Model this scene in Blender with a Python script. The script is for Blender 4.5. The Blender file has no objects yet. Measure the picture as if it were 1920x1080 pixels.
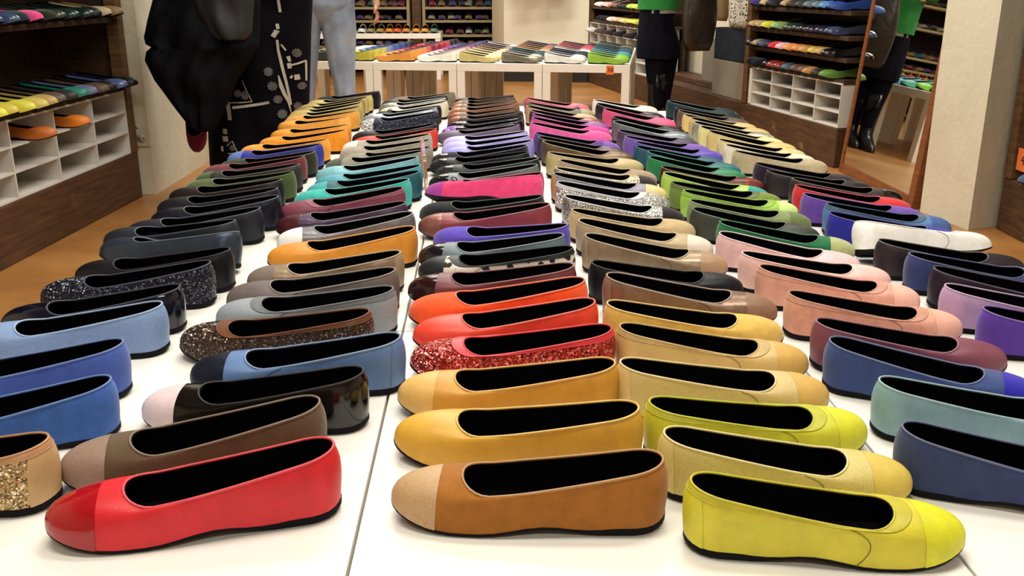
import bpy, bmesh, math, random
from mathutils import Vector, Matrix
from math import sin, cos, pi, sqrt
random.seed(7)
SC = bpy.context.scene
COL = SC.collection
# ------------------------------------------------------------------ camera
cam = bpy.data.cameras.new('camera'); camo = bpy.data.objects.new('camera', cam); COL.objects.link(camo)
cam.sensor_width = 36.0; cam.lens = 36.0 * 1800 / 1920; cam.clip_start = 0.02; cam.clip_end = 60
camo.location = (0, 0, 0.945)
camo.rotation_euler = (math.radians(90 - 17.716), 0, math.radians(-1.667))
SC.camera = camo
# ------------------------------------------------------------------ light
W = bpy.data.worlds.new('world'); SC.world = W; W.use_nodes = True
W.node_tree.nodes['Background'].inputs[0].default_value = (1.0, 0.93, 0.82, 1)
W.node_tree.nodes['Background'].inputs[1].default_value = 0.25
SC.view_settings.view_transform = 'Standard'; SC.view_settings.look = 'None'
SC.view_settings.gamma = 1.0; SC.view_settings.use_curve_mapping = False
SC.view_settings.exposure = -0.22
LAMPS = [(-0.35, 0.9, 34), (0.75, 1.5, 34), (-0.2, 2.9, 36), (0.9, 3.6, 30), (-0.4, 5.2, 36), (0.4, 6.0, 52), (-0.7, 7.7, 56), (0.3, 8.3, 52), (0.2, -1.2, 30)]
def area_lamp(x, y, p):
    l = bpy.data.lights.new('ceiling_lamp', 'AREA'); l.shape = 'RECTANGLE'; l.size = 1.25; l.size_y = 0.30
    l.energy = p; l.color = (1.0, 0.955, 0.86)
    o = bpy.data.objects.new('ceiling_lamp', l); o.location = (x, y, 2.655); COL.objects.link(o); return o
for a in LAMPS: area_lamp(*a)

# ------------------------------------------------------------------ materials
def lin(h):
    r = []
    for i in (0, 2, 4):
        c = int(h[i:i+2], 16) / 255
        r.append(c / 12.92 if c <= .04045 else ((c + .055) / 1.055) ** 2.4)
    return tuple(r) + (1,)
MC = {}
class NT:
    def __init__(s, name):
        s.m = bpy.data.materials.new(name); s.m.use_nodes = True; s.t = s.m.node_tree; s.b = s.t.nodes['Principled BSDF']
        s.tc = s.t.nodes.new('ShaderNodeTexCoord')
    def n(s, ty, **kw):
        o = s.t.nodes.new(ty)
        for k, v in kw.items():
            if k in o.inputs: o.inputs[k].default_value = v
            else: setattr(o, k, v)
        return o
    def l(s, a, b): s.t.links.new(a, b)
    def set(s, **kw):
        for k, v in kw.items(): s.b.inputs[k.replace('_', ' ')].default_value = v
    def noise(s, scale, detail=3, rough=.5, co='Object'):
        o = s.n('ShaderNodeTexNoise'); o.inputs['Scale'].default_value = scale; o.inputs['Detail'].default_value = detail
        o.inputs['Roughness'].default_value = rough; s.l(s.tc.outputs[co], o.inputs['Vector']); return o
    def vor(s, scale, feat='F1', co='Object'):
        o = s.n('ShaderNodeTexVoronoi'); o.feature = feat; o.inputs['Scale'].default_value = scale
        s.l(s.tc.outputs[co], o.inputs['Vector']); return o
    def ramp(s, src, stops):
        r = s.n('ShaderNodeValToRGB'); e = r.color_ramp.elements
        while len(e) < len(stops): e.new(0.5)
        for el, (p, c) in zip(e, stops): el.position = p; el.color = c
        s.l(src, r.inputs[0]); return r
    def bump(s, src, dist, strength=1.0):
        b = s.n('ShaderNodeBump'); b.inputs['Strength'].default_value = strength; b.inputs['Distance'].default_value = dist
        s.l(src, b.inputs['Height']); s.l(b.outputs[0], s.b.inputs['Normal'])
    def vary(s, col, scale, amt, co='Object'):
        n = s.noise(scale, 4, .6, co)
        a = tuple(c * (1 - amt) for c in col[:3]) + (1,); b = tuple(min(1, c * (1 + amt)) for c in col[:3]) + (1,)
        r = s.ramp(n.outputs['Fac'], [(.3, a), (.7, b)]); s.l(r.outputs[0], s.b.inputs['Base Color']); return n
def mat(kind, hx):
    k = (kind, hx)
    if k in MC: return MC[k]
    c = lin(hx); t = NT(kind + '_' + hx)
    dk = max(c[:3]) < .085
    if dk and kind in 'lmksp': c = tuple(x * .55 for x in c[:3]) + (1,)
    if kind == 'l':
        t.vary(c, 45, .10); t.set(Roughness=.42); t.b.inputs['Specular IOR Level'].default_value = .28 if dk else .45
        v = t.noise(700, 2); t.bump(v.outputs['Fac'], .0004, .5)
    elif kind == 's':
        t.vary(c, 75, .11); t.set(Roughness=.95); t.b.inputs['Specular IOR Level'].default_value = .1
        t.b.inputs['Sheen Weight'].default_value = .25; t.b.inputs['Sheen Roughness'].default_value = .5
        v = t.noise(1400, 2); t.bump(v.outputs['Fac'], .0005, .6)
    elif kind == 'p':
        t.set(Base_Color=c, Roughness=.14); t.b.inputs['Coat Weight'].default_value = .25; t.b.inputs['Coat Roughness'].default_value = .04
        v = t.noise(60, 2); t.bump(v.outputs['Fac'], .0008, .4)
    elif kind == 'm':
        t.vary(c, 50, .15); t.set(Roughness=.36, Metallic=.55)
        v = t.noise(70, 4); t.bump(v.outputs['Fac'], .0016, .6)
    elif kind == 'g':
        v = t.vor(520)
        sep = t.n('ShaderNodeSeparateColor'); t.l(v.outputs['Color'], sep.inputs[0])
        br = max(c[:3]); hi = tuple(min(1, x * 1.5 + .3) for x in c[:3]) + (1,); lo = tuple(x * .3 for x in c[:3]) + (1,); h0 = .96 - .14 * min(1, br * 2)
        r = t.ramp(sep.outputs[0], [(0, lo), (.45, c), (h0 - .04, c), (h0, hi)]); t.l(r.outputs[0], t.b.inputs['Base Color'])
        t.set(Roughness=.3, Metallic=.35 + .35 * min(1, br * 2))
        geo = t.n('ShaderNodeNewGeometry')
        sub = t.n('ShaderNodeVectorMath', operation='SUBTRACT'); sub.inputs[1].default_value = (.5, .5, .5); t.l(v.outputs['Color'], sub.inputs[0])
        sc = t.n('ShaderNodeVectorMath', operation='SCALE'); sc.inputs['Scale'].default_value = 1.5; t.l(sub.outputs[0], sc.inputs[0])
        ad = t.n('ShaderNodeVectorMath', operation='ADD'); t.l(sc.outputs[0], ad.inputs[0]); t.l(geo.outputs['Normal'], ad.inputs[1])
        no = t.n('ShaderNodeVectorMath', operation='NORMALIZE'); t.l(ad.outputs[0], no.inputs[0]); t.l(no.outputs[0], t.b.inputs['Normal'])
    elif kind == 'k':
        v = t.vor(520, 'DISTANCE_TO_EDGE')
        d = tuple(x * .72 for x in c[:3]) + (1,)
        r = t.ramp(v.outputs['Distance'], [(0, d), (.16, c)]); t.l(r.outputs[0], t.b.inputs['Base Color'])
        t.set(Roughness=.5); t.bump(r.outputs[0], .0006, .6)
    elif kind == 'x':
        v = t.vor(330)
        d = tuple(x * .35 for x in c[:3]) + (1,); hi = tuple(min(1, x * 1.25 + .1) for x in c[:3]) + (1,)
        r = t.ramp(v.outputs['Distance'], [(.1, hi), (.42, c), (.62, d)]); t.l(r.outputs[0], t.b.inputs['Base Color'])
        t.set(Roughness=.28, Metallic=.75); t.bump(r.outputs[0], .0012, .8)
    elif kind == 'f':
        v = t.vor(62); n = t.noise(90, 2)
        ad = t.n('ShaderNodeMath', operation='ADD'); t.l(v.outputs['Distance'], ad.inputs[0])
        ms = t.n('ShaderNodeMath', operation='MULTIPLY'); ms.inputs[1].default_value = .5; t.l(n.outputs['Fac'], ms.inputs[0]); t.l(ms.outputs[0], ad.inputs[1])
        r = t.ramp(ad.outputs[0], [(.60, lin('1e1814')), (.65, c)]); t.l(r.outputs[0], t.b.inputs['Base Color']); t.set(Roughness=.8)
    MC[k] = t.m; return t.m
def plain(name, hx, rough=.6, metal=0, var=0, vs=8, bump=0, bs=60, spec=None):
    t = NT(name); c = lin(hx)
    if spec is None and max(c[:3]) < .05 and rough > .65: spec = .08
    if var: t.vary(c, vs, var)
    else: t.set(Base_Color=c)
    t.set(Roughness=rough, Metallic=metal)
    if spec is not None: t.b.inputs['Specular IOR Level'].default_value = spec
    if bump: t.bump(t.noise(bs, 4).outputs['Fac'], bump)
    return t.m
def wood(name, dark, light, rough=.55, scale=6, worn=None):
    t = NT(name)
    mp = t.n('ShaderNodeMapping'); mp.inputs['Scale'].default_value = (1, 1, 9); t.l(t.tc.outputs['Object'], mp.inputs[0])
    n = t.n('ShaderNodeTexNoise'); n.inputs['Scale'].default_value = scale; n.inputs['Detail'].default_value = 6; t.l(mp.outputs[0], n.inputs['Vector'])
    r = t.ramp(n.outputs['Fac'], [(.32, lin(dark)), (.72, lin(light))])
    out = r.outputs[0]
    if worn:
        n2 = t.noise(4.5, 8, .75); r2 = t.ramp(n2.outputs['Fac'], [(.60, (0, 0, 0, 1)), (.72, (1, 1, 1, 1))])
        mx = t.n('ShaderNodeMixRGB'); t.l(r2.outputs[0], mx.inputs[0]); t.l(out, mx.inputs[1]); mx.inputs[2].default_value = lin(worn); out = mx.outputs[0]
    t.l(out, t.b.inputs['Base Color']); t.set(Roughness=rough); t.bump(n.outputs['Fac'], .0015); return t.m

M = {}
M['table'] = plain('white_lacquer', 'f3f1ea', .32, var=.02, vs=3)
M['sole'] = plain('black_rubber', '17161a', .7, bump=.0004, bs=300)
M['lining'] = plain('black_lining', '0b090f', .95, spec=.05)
M['darkwood'] = wood('dark_stained_wood', '2a1a10', '4c3220', worn='7a6248')
M['plinthwood'] = wood('worn_plinth_wood', '3a2414', '5e3f26', worn='86704e')
M['postwood'] = wood('post_wood', '4a301a', '70502c', worn='8a7656')
M['framewood'] = wood('mirror_frame_wood', '6a3a1c', '8a5028', rough=.35)
M['rackwood'] = plain('rack_board', 'a8926e', .6, var=.12)
M['card'] = plain('white_card', 'd2cec6', .85, var=.05, vs=12)
M['cardgrey'] = plain('grey_card', 'c6c0b8', .9, var=.08, vs=9)
M['chrome'] = plain('chrome', 'd0d0d0', .2, 1)
def wall_mat(name, hx, dirt):
    t = NT(name); n = t.noise(1.6, 8, .7); r = t.ramp(n.outputs['Fac'], [(.28, lin(dirt)), (.55, lin(hx))])
    t.l(r.outputs[0], t.b.inputs['Base Color']); t.set(Roughness=.9); t.bump(t.noise(30, 6).outputs['Fac'], .003); return t.m
M['wall'] = wall_mat('cream_plaster', 'dcd3bc', 'c2b496')
M['pillar'] = wall_mat('pillar_plaster', 'd6d0ba', 'c8c0a8')
M['ceil'] = plain('ceiling_paint', 'a09a8c', .95)
def floor_mat():
    t = NT('amber_floor'); n = t.noise(2.2, 8, .65); r = t.ramp(n.outputs['Fac'], [(.3, lin('8e6034')), (.5, lin('aa743e')), (.7, lin('bc8a50'))])
    t.l(r.outputs[0], t.b.inputs['Base Color']); t.set(Roughness=.33); t.bump(t.noise(25, 5).outputs['Fac'], .0006); return t.m
M['floor'] = floor_mat()

# ------------------------------------------------------------------ mesh helpers
def link(name, me, m=None, parent=None, smooth=False):
    o = bpy.data.objects.new(name, me); COL.objects.link(o)
    if parent: o.parent = parent
    if m is not None:
        if not me.materials: me.materials.append(m)
        else:
            o.material_slots[0].link = 'OBJECT'; o.material_slots[0].material = m
    return o
def tag(o, label, cat, group=None, kind=None):
    if label: o['label'] = label
    if cat: o['category'] = cat
    if group: o['group'] = group
    if kind: o['kind'] = kind
    return o
def thing(name, label, cat, loc=(0, 0, 0), rz=0, group=None):
    o = bpy.data.objects.new(name, None); COL.objects.link(o); o.location = loc; o.rotation_euler = (0, 0, rz); o.empty_display_size = .05
    return tag(o, label, cat, group)
def struct(name, me, m, parent=None):
    o = link(name, me, m, parent)
    if not parent: o['kind'] = 'structure'
    return o
def fin(bm, smooth=False, name='mesh'):
    bmesh.ops.recalc_face_normals(bm, faces=bm.faces)
    me = bpy.data.meshes.new(name); bm.to_mesh(me); bm.free()
    if smooth: me.shade_smooth()
    return me
def addbox(bm, x0, x1, y0, y1, z0, z1, bev=0):
    b2 = bmesh.new(); bmesh.ops.create_cube(b2, size=1)
    bmesh.ops.scale(b2, vec=(x1-x0, y1-y0, z1-z0), verts=b2.verts); bmesh.ops.translate(b2, vec=((x0+x1)/2, (y0+y1)/2, (z0+z1)/2), verts=b2.verts)
    if bev: bmesh.ops.bevel(b2, geom=b2.edges[:], offset=bev, segments=2, affect='EDGES', profile=.5)
    me = bpy.data.meshes.new('t'); b2.to_mesh(me); b2.free(); bm.from_mesh(me); bpy.data.meshes.remove(me)
def box(x0, x1, y0, y1, z0, z1, bev=0):
    bm = bmesh.new(); addbox(bm, x0, x1, y0, y1, z0, z1, bev); return fin(bm)
def prism(pts, z0, z1):
    bm = bmesh.new(); a = [bm.verts.new((x, y, z0)) for x, y in pts]; b = [bm.verts.new((x, y, z1)) for x, y in pts]
    n = len(pts); bm.faces.new(a); bm.faces.new(b)
    for i in range(n): bm.faces.new((a[i], a[(i+1) % n], b[(i+1) % n], b[i]))
    return fin(bm)
def addrings(bm, rings, cap0=True, cap1=True):
    vs = [[bm.verts.new(p) for p in r] for r in rings]; n = len(rings[0])
    for a, b in zip(vs, vs[1:]):
        for i in range(n): bm.faces.new((a[i], a[(i+1) % n], b[(i+1) % n], b[i]))
    if cap0: bm.faces.new(vs[0])
    if cap1: bm.faces.new(vs[-1])
def ringmesh(rings, c0=True, c1=True, smooth=True):
    bm = bmesh.new(); addrings(bm, rings, c0, c1); return fin(bm, smooth)
def addtube(bm, pts, rad, n=8, flat=1.0, closed=False, caps=True):
    pts = [Vector(p) for p in pts]; k = len(pts); rings = []
    if not isinstance(rad, (list, tuple)): rad = [rad] * k
    up = Vector((0, 0, 1)); prev = None
    for i, p in enumerate(pts):
        if closed: d = pts[(i+1) % k] - pts[i-1]
        else: d = pts[min(i+1, k-1)] - pts[max(i-1, 0)]
        d.normalize()
        if prev is None:
            a = d.cross(up)
            if a.length < .1: a = d.cross(Vector((0, 1, 0)))
        else: a = prev - d * prev.dot(d)
        a.normalize(); prev = a; b = d.cross(a)
        rings.append([p + a * (rad[i] * cos(2*pi*j/n)) + b * (rad[i] * flat * sin(2*pi*j/n)) for j in range(n)])
    if closed:
        vs = [[bm.verts.new(q) for q in r] for r in rings]
        for i in range(k):
            a, b = vs[i], vs[(i+1) % k]
            for j in range(n): bm.faces.new((a[j], a[(j+1) % n], b[(j+1) % n], b[j]))
    else: addrings(bm, rings, caps, caps)
def tube(pts, rad, n=8, flat=1.0, closed=False):
    bm = bmesh.new(); addtube(bm, pts, rad, n, flat, closed); return fin(bm, True)
def copy_tree(o, parent=None):
    c = o.copy(); COL.objects.link(c); c.parent = parent
    for ch in list(o.children): copy_tree(ch, c)
    return c
def textmesh(s, size):
    cu = bpy.data.curves.new('t', 'FONT'); cu.body = s; cu.size = size; cu.extrude = .0003; cu.align_x = 'CENTER'; cu.align_y = 'CENTER'
    o = bpy.data.objects.new('t', cu); COL.objects.link(o)
    dg = bpy.context.evaluated_depsgraph_get(); me = bpy.data.meshes.new_from_object(o.evaluated_get(dg))
    bpy.data.objects.remove(o); me.materials.clear(); return me

# ------------------------------------------------------------------ the room
struct('floor', box(-3.2, 3.4, -2.6, 11.6, -.05, 0), M['floor'])
struct('ceiling', box(-3.2, 3.4, -2.6, 11.6, 2.7, 2.75), M['ceil'])
struct('wall_back', box(-3.2, 3.4, 11.5, 11.6, 0, 2.7), M['wall'])
struct('wall_front', box(-3.2, 3.4, -2.7, -2.6, 0, 2.7), M['wall'])
struct('wall_left', prism([(-2.10, -2.6), (-1.985, 4.42), (-1.985, 11.5), (-2.3, 11.5), (-2.3, -2.6)], 0, 2.7), M['wall'])
struct('wall_right', prism([(2.42, -2.6), (2.36, 3.86), (2.13, 4.0), (2.235, 4.95), (1.36, 9.8), (1.36, 11.5), (2.7, 11.5), (2.7, -2.6)], 0, 2.7), M['wall'])
struct('wall_pillar_left', prism([(-1.985, 4.44), (-1.53, 4.44), (-1.50, 6.0), (-1.985, 6.0)], 0, 2.7), M['pillar'])
struct('wall_pillar_right', prism([(1.924, 3.658), (2.075, 3.725), (2.37, 3.84), (2.34, 3.99), (1.875, 3.99)], 0, 2.7), M['pillar'])
pb = struct('wall_column_back', prism([(0.0943, 10.3050), (0.2035, 9.6834), (1.0173, 9.5566), (1.0829, 10.1732)], .2, 2.7), plain('white_column_paint', 'e6e0cc', .85))
struct('baseboard_back', prism([(0.0943, 10.3050), (0.2035, 9.6834), (1.0173, 9.5566), (1.0829, 10.1732)], 0, .2), plain('black_skirting', '15120f', .6))
for i, (x, y, p) in enumerate(LAMPS):
    t = thing('ceiling_light', 'white ceiling light panel above the ' + ('blue suede flats', 'yellow and peach flats', 'grey and lilac suede flats', 'sand and pewter flats', 'jeans wearer', 'far display tables', 'far end of the jeans aisle', 'back end of the far tables', 'shop entrance')[i], 'light', (x, y, 2.7), 0, 'ceiling light panels')
    bm = bmesh.new()
    for q in ((-.66, .66, -.19, -.16), (-.66, .66, .16, .19), (-.66, -.635, -.16, .16), (.635, .66, -.16, .16)): addbox(bm, q[0], q[1], q[2], q[3], -.06, 0)
    link('frame', fin(bm), M['table'], t); link('backing', box(-.635, .635, -.16, .16, -.02, 0), M['table'], t)

# ------------------------------------------------------------------ shoe builder
SL = .264
def outl(x):
    if x < .13: e = sqrt(max(0, 1 - ((.13 - x) / .13) ** 2.2))
    elif x > .72: e = max(0, 1 - ((x - .72) / .28) ** 2.35) ** .47
    else: e = 1
    f = min(1, max(0, (x - .30) / .42)); f = f * f * (3 - 2 * f)
    return (.0300 + .0082 * f) * e
def riml(t):
    e = 1
    if t < .16: e = sqrt(max(0, 1 - ((.16 - t) / .16) ** 2.2))
    elif t > .84: e = max(0, 1 - ((t - .84) / .16) ** 2.3) ** .45
    return (.0245 + .0068 * min(1, max(0, t - .1) / .6)) * e
def rimz(t, s):
    g = 1 - min(1, t / .86); lo = .0395 + .0265 * g ** 1.15; hi = .0420 + .0240 * g ** 1.05
    z = lo if s > 0 else hi
    if t > .86: z += (.0470 - z) * ((t - .86) / .14) ** 2
    return z
def solez(x):
    z = 0
    if .22 < x < .66: z = .0065 * sin(pi * (x - .22) / .44) ** 2
    if x > .74: z = .014 * ((x - .74) / .26) ** 2
    if x < .06: z = .003 * (1 - x / .06) ** 2
    return z
def solet(x): return .0095 if x < .18 else (.0045 if x > .34 else .0095 - .005 * (x - .18) / .16)
def ctr(x): return .005 * sin(pi * min(1, x * 1.02)) - .002
NU = 56
def shoe_pt(u, v, off=0.0):
    x = (1 - cos(u)) / 2; s = 1 if sin(u) >= 0 else -1
    sx, sy = x * SL, ctr(x) + s * outl(x); zs = solez(x) + solet(x) - .001
    t = x; rx = .004 + t * (.735 * SL - .004); ry = ctr(rx / SL) + s * riml(t); rz = rimz(t, s)
    k = .55 + .45 * min(1, max(0, (x - .5) / .4))
    q = .80; cc = max(0, cos(v * pi / 2)); ss = sin(v * pi / 2)
    a = k * (1 - cc ** q) + (1 - k) * v ** 1.8; b = k * ss ** q + (1 - k) * v
    px = sx + (rx - sx) * a; py = sy + (ry - sy) * a; pz = zs + (rz - zs) * b
    nx, ny = px - .46 * SL, (py - ctr(x)) * 3.2; d = sqrt(nx * nx + ny * ny) or 1
    bl = .0028 * sin(pi * v) * max(0, 1 - x * 2.2) + off
    up = off * max(0, (v - .35)) * (1 if x > .7 else .3)
    return Vector((px + nx / d * bl, py + ny / d * bl, pz + up))
US = [2 * pi * i / NU for i in range(NU)]
def band(v0, v1, rows, off=0.0):
    return [[shoe_pt(u, v0 + (v1 - v0) * j / rows, off) for u in US] for j in range(rows + 1)]
def upper_bm(off=0.0):
    bm = bmesh.new(); addrings(bm, band(0, 1, 12, off), False, False); return bm
def cut(bm, x, keep_gt):
    bmesh.ops.bisect_plane(bm, geom=bm.verts[:] + bm.edges[:] + bm.faces[:], plane_co=(x, 0, 0), plane_no=(1, 0, 0.06), clear_inner=keep_gt, clear_outer=not keep_gt)
    return bm
XC = .825 * SL
SM = {}
SM['upper'] = fin(upper_bm(), True); SM['upper_c'] = fin(cut(upper_bm(), XC + .002, False), True)
SM['cap'] = fin(cut(upper_bm(.0006), XC, True), True)
SM['counter'] = fin(cut(upper_bm(.0005), .06 * SL, False), True)
SM['trim'] = tube([shoe_pt(u, 1.0) + Vector((0, 0, .0002)) for u in US], .0014, 6, closed=True)
def wtrim():
    vb = lambda u: .80 + .11 * ((1 - cos(u)) / 2) ** 2
    bm = bmesh.new(); addrings(bm, [[shoe_pt(u, vb(u) + (1 - vb(u)) * j / 4, .0007) for u in US] for j in range(5)], False, False)
    addtube(bm, [shoe_pt(u, 1.0) for u in US], .0014, 6, closed=True); addtube(bm, [shoe_pt(u, vb(u), .0006) for u in US], .0006, 4, closed=True); return fin(bm, True)
SM['trim_w'] = wtrim()
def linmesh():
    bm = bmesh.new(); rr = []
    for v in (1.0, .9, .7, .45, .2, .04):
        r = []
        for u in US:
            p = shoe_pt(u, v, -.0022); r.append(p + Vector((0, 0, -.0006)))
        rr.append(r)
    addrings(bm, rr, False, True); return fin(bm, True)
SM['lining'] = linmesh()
def solemesh():
    bm = bmesh.new(); rr = []
    for f, off in ((1.0, -.0004), (.8, .0006), (.3, .0004), (0, -.0025)):
        r = []
        for u in US:
            x = (1 - cos(u)) / 2; s = 1 if sin(u) >= 0 else -1; q = shoe_pt(u, 0, off); q.z = solez(x) + solet(x) * f; r.append(q)
        rr.append(r)
    addrings(bm, rr, True, True); return fin(bm, False)
SM['sole'] = solemesh()
def bowmesh():
    bm = bmesh.new(); c = Vector((.745 * SL, ctr(.7), .0475))
    for s in (-1, 1):
        pts = [c + Vector((.006 * sin(a) , s * (.011 - .011 * cos(a)), .004 * sin(a / 2) + .001)) for a in [2 * pi * i / 14 for i in range(15)]]
        addtube(bm, pts, .0011, 6)
        addtube(bm, [c, c + Vector((.008, s * .006, .0)), c + Vector((.018, s * .010, -.005))], .0011, 6)
    return fin(bm, True)
SM['bow'] = bowmesh()
def seam():
    bm = bmesh.new()
    addtube(bm, [shoe_pt(1.74 + .50 * v - .36 * v * v, v, .0003) for v in [i / 8 * .84 for i in range(9)]], .0005, 5)
    return fin(bm, True)
SM['seam'] = seam()
def lighter(hx, f=.22): return ''.join('%02x' % min(255, int(int(hx[i:i+2], 16) * (1 - f) + 235 * f)) for i in (0, 2, 4))
def darker(hx, f=.55): return ''.join('%02x' % int(int(hx[i:i+2], 16) * f) for i in (0, 2, 4))
def make_shoe(loc, rz, scale, kind, hx, cap=None, flags='', label='', group='', full=True, roll=0, name='ballet_flat', pitch=0, trimhx=None, counterhx=None):
    t = thing(name, label, 'shoe', loc, 0, group)
    t.rotation_euler = (math.radians(roll), pitch, rz); t.scale = (scale, -scale if abs(math.cos(rz) - 1) < .5 and full else scale, scale)
    m = mat(kind, hx)
    up = link('upper', SM['upper_c' if cap else 'upper'], m, t)
    if cap:
        c = link('toe_cap', SM['cap'], mat(cap[0], cap[1]), t)
        if cap[2]: c['label'] = cap[2] + ' toe cap'
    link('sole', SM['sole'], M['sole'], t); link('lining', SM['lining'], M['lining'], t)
    if full:
        if 'w' in flags: link('trim', SM['trim_w'], mat('l', trimhx or darker(hx, .9)), t)
        else: link('trim', SM['trim'], mat('l', lighter(hx)), t)
        if 'c' in flags: link('heel_counter', SM['counter'], mat('l', counterhx or hx), t)
        if 'c' in flags or 'w' in flags: link('seam', SM['seam'], mat('l', darker(hx)), up)
        if 'b' in flags: link('bow', SM['bow'], mat('l', darker(hx, .3)), up)
    return t

# ------------------------------------------------------------------ tables
def make_table(w, d, label, group):
    t = thing('white_table', label, 'table', group=group)
    link('tabletop', box(0, w, 0, d, .40, .45, .0015), M['table'], t)
    lg = box(-.025, .025, -.025, .025, 0, .40, .001)
    for x in (.0255, w - .0255):
        for y in (.0255, d - .0255): o = link('leg', lg, M['table'], t); o.location = (x, y, 0)
    return t
tl = 'low white table carrying the main display of ballet flats'
proto = make_table(.547, .897, tl, 'tables of the main display')
protoR = make_table(.497, .897, tl, 'tables of the main display'); protoE = make_table(.497, .72, tl, 'tables of the main display')
TLAB = [('bright red and cobalt blue flats', 'navy and taupe flats', 'orange and grey suede flats', 'khaki and cream flats'), ('tan suede and bright yellow flats', 'maroon and bronze flats', 'lilac and pink suede flats', 'brown and rose pink flats'), ('pale teal and deep purple flats', 'blush pink and white flats', 'emerald and stone beige flats', 'pewter and dark petrol flats')]
k = 0
for i in range(3):
    for j in range(4):
        o = (protoE if j == 3 else (protoR if j == 0 else copy_tree(protoR))) if i == 2 else (proto if k == 0 else copy_tree(proto)); o['label'] = 'low white table under the ' + TLAB[i][j]; o.location = (-.6734 + .55 * i + .0015, .445 + .90 * j, 0); k += 1
FO = Vector((.912, 6.072, 0)); FE1 = Vector((-.985, .1726, 0)); FE2 = Vector((.1726, .985, 0)); FR = math.atan2(.1726, -.985) - pi
p2 = make_table(.547, .547, 'low square white table with flats behind the main display', 'tables of the far display')
k = 0
for i in range(4):
    for j in range(3):
        o = p2 if k == 0 else copy_tree(p2); o.location = FO + FE1 * (.5585 + .55 * i - .0 + 0.0) * 1.0 + FE2 * (.55 * j); o.location -= FE1 * .01; o['label'] = 'low square white table ' + (('under the grass green and white flats', 'under the pewter and khaki flats', 'under the off white and orange flats', 'behind the light blue jeans')[i] if j == 0 else ('second' if j == 1 else 'third') + ' back from the ' + ('table tagged 38', 'pewter flat table', 'orange flat table', 'jeans wearer')[i])
        o.rotation_euler = (0, 0, FR); k += 1

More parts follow.
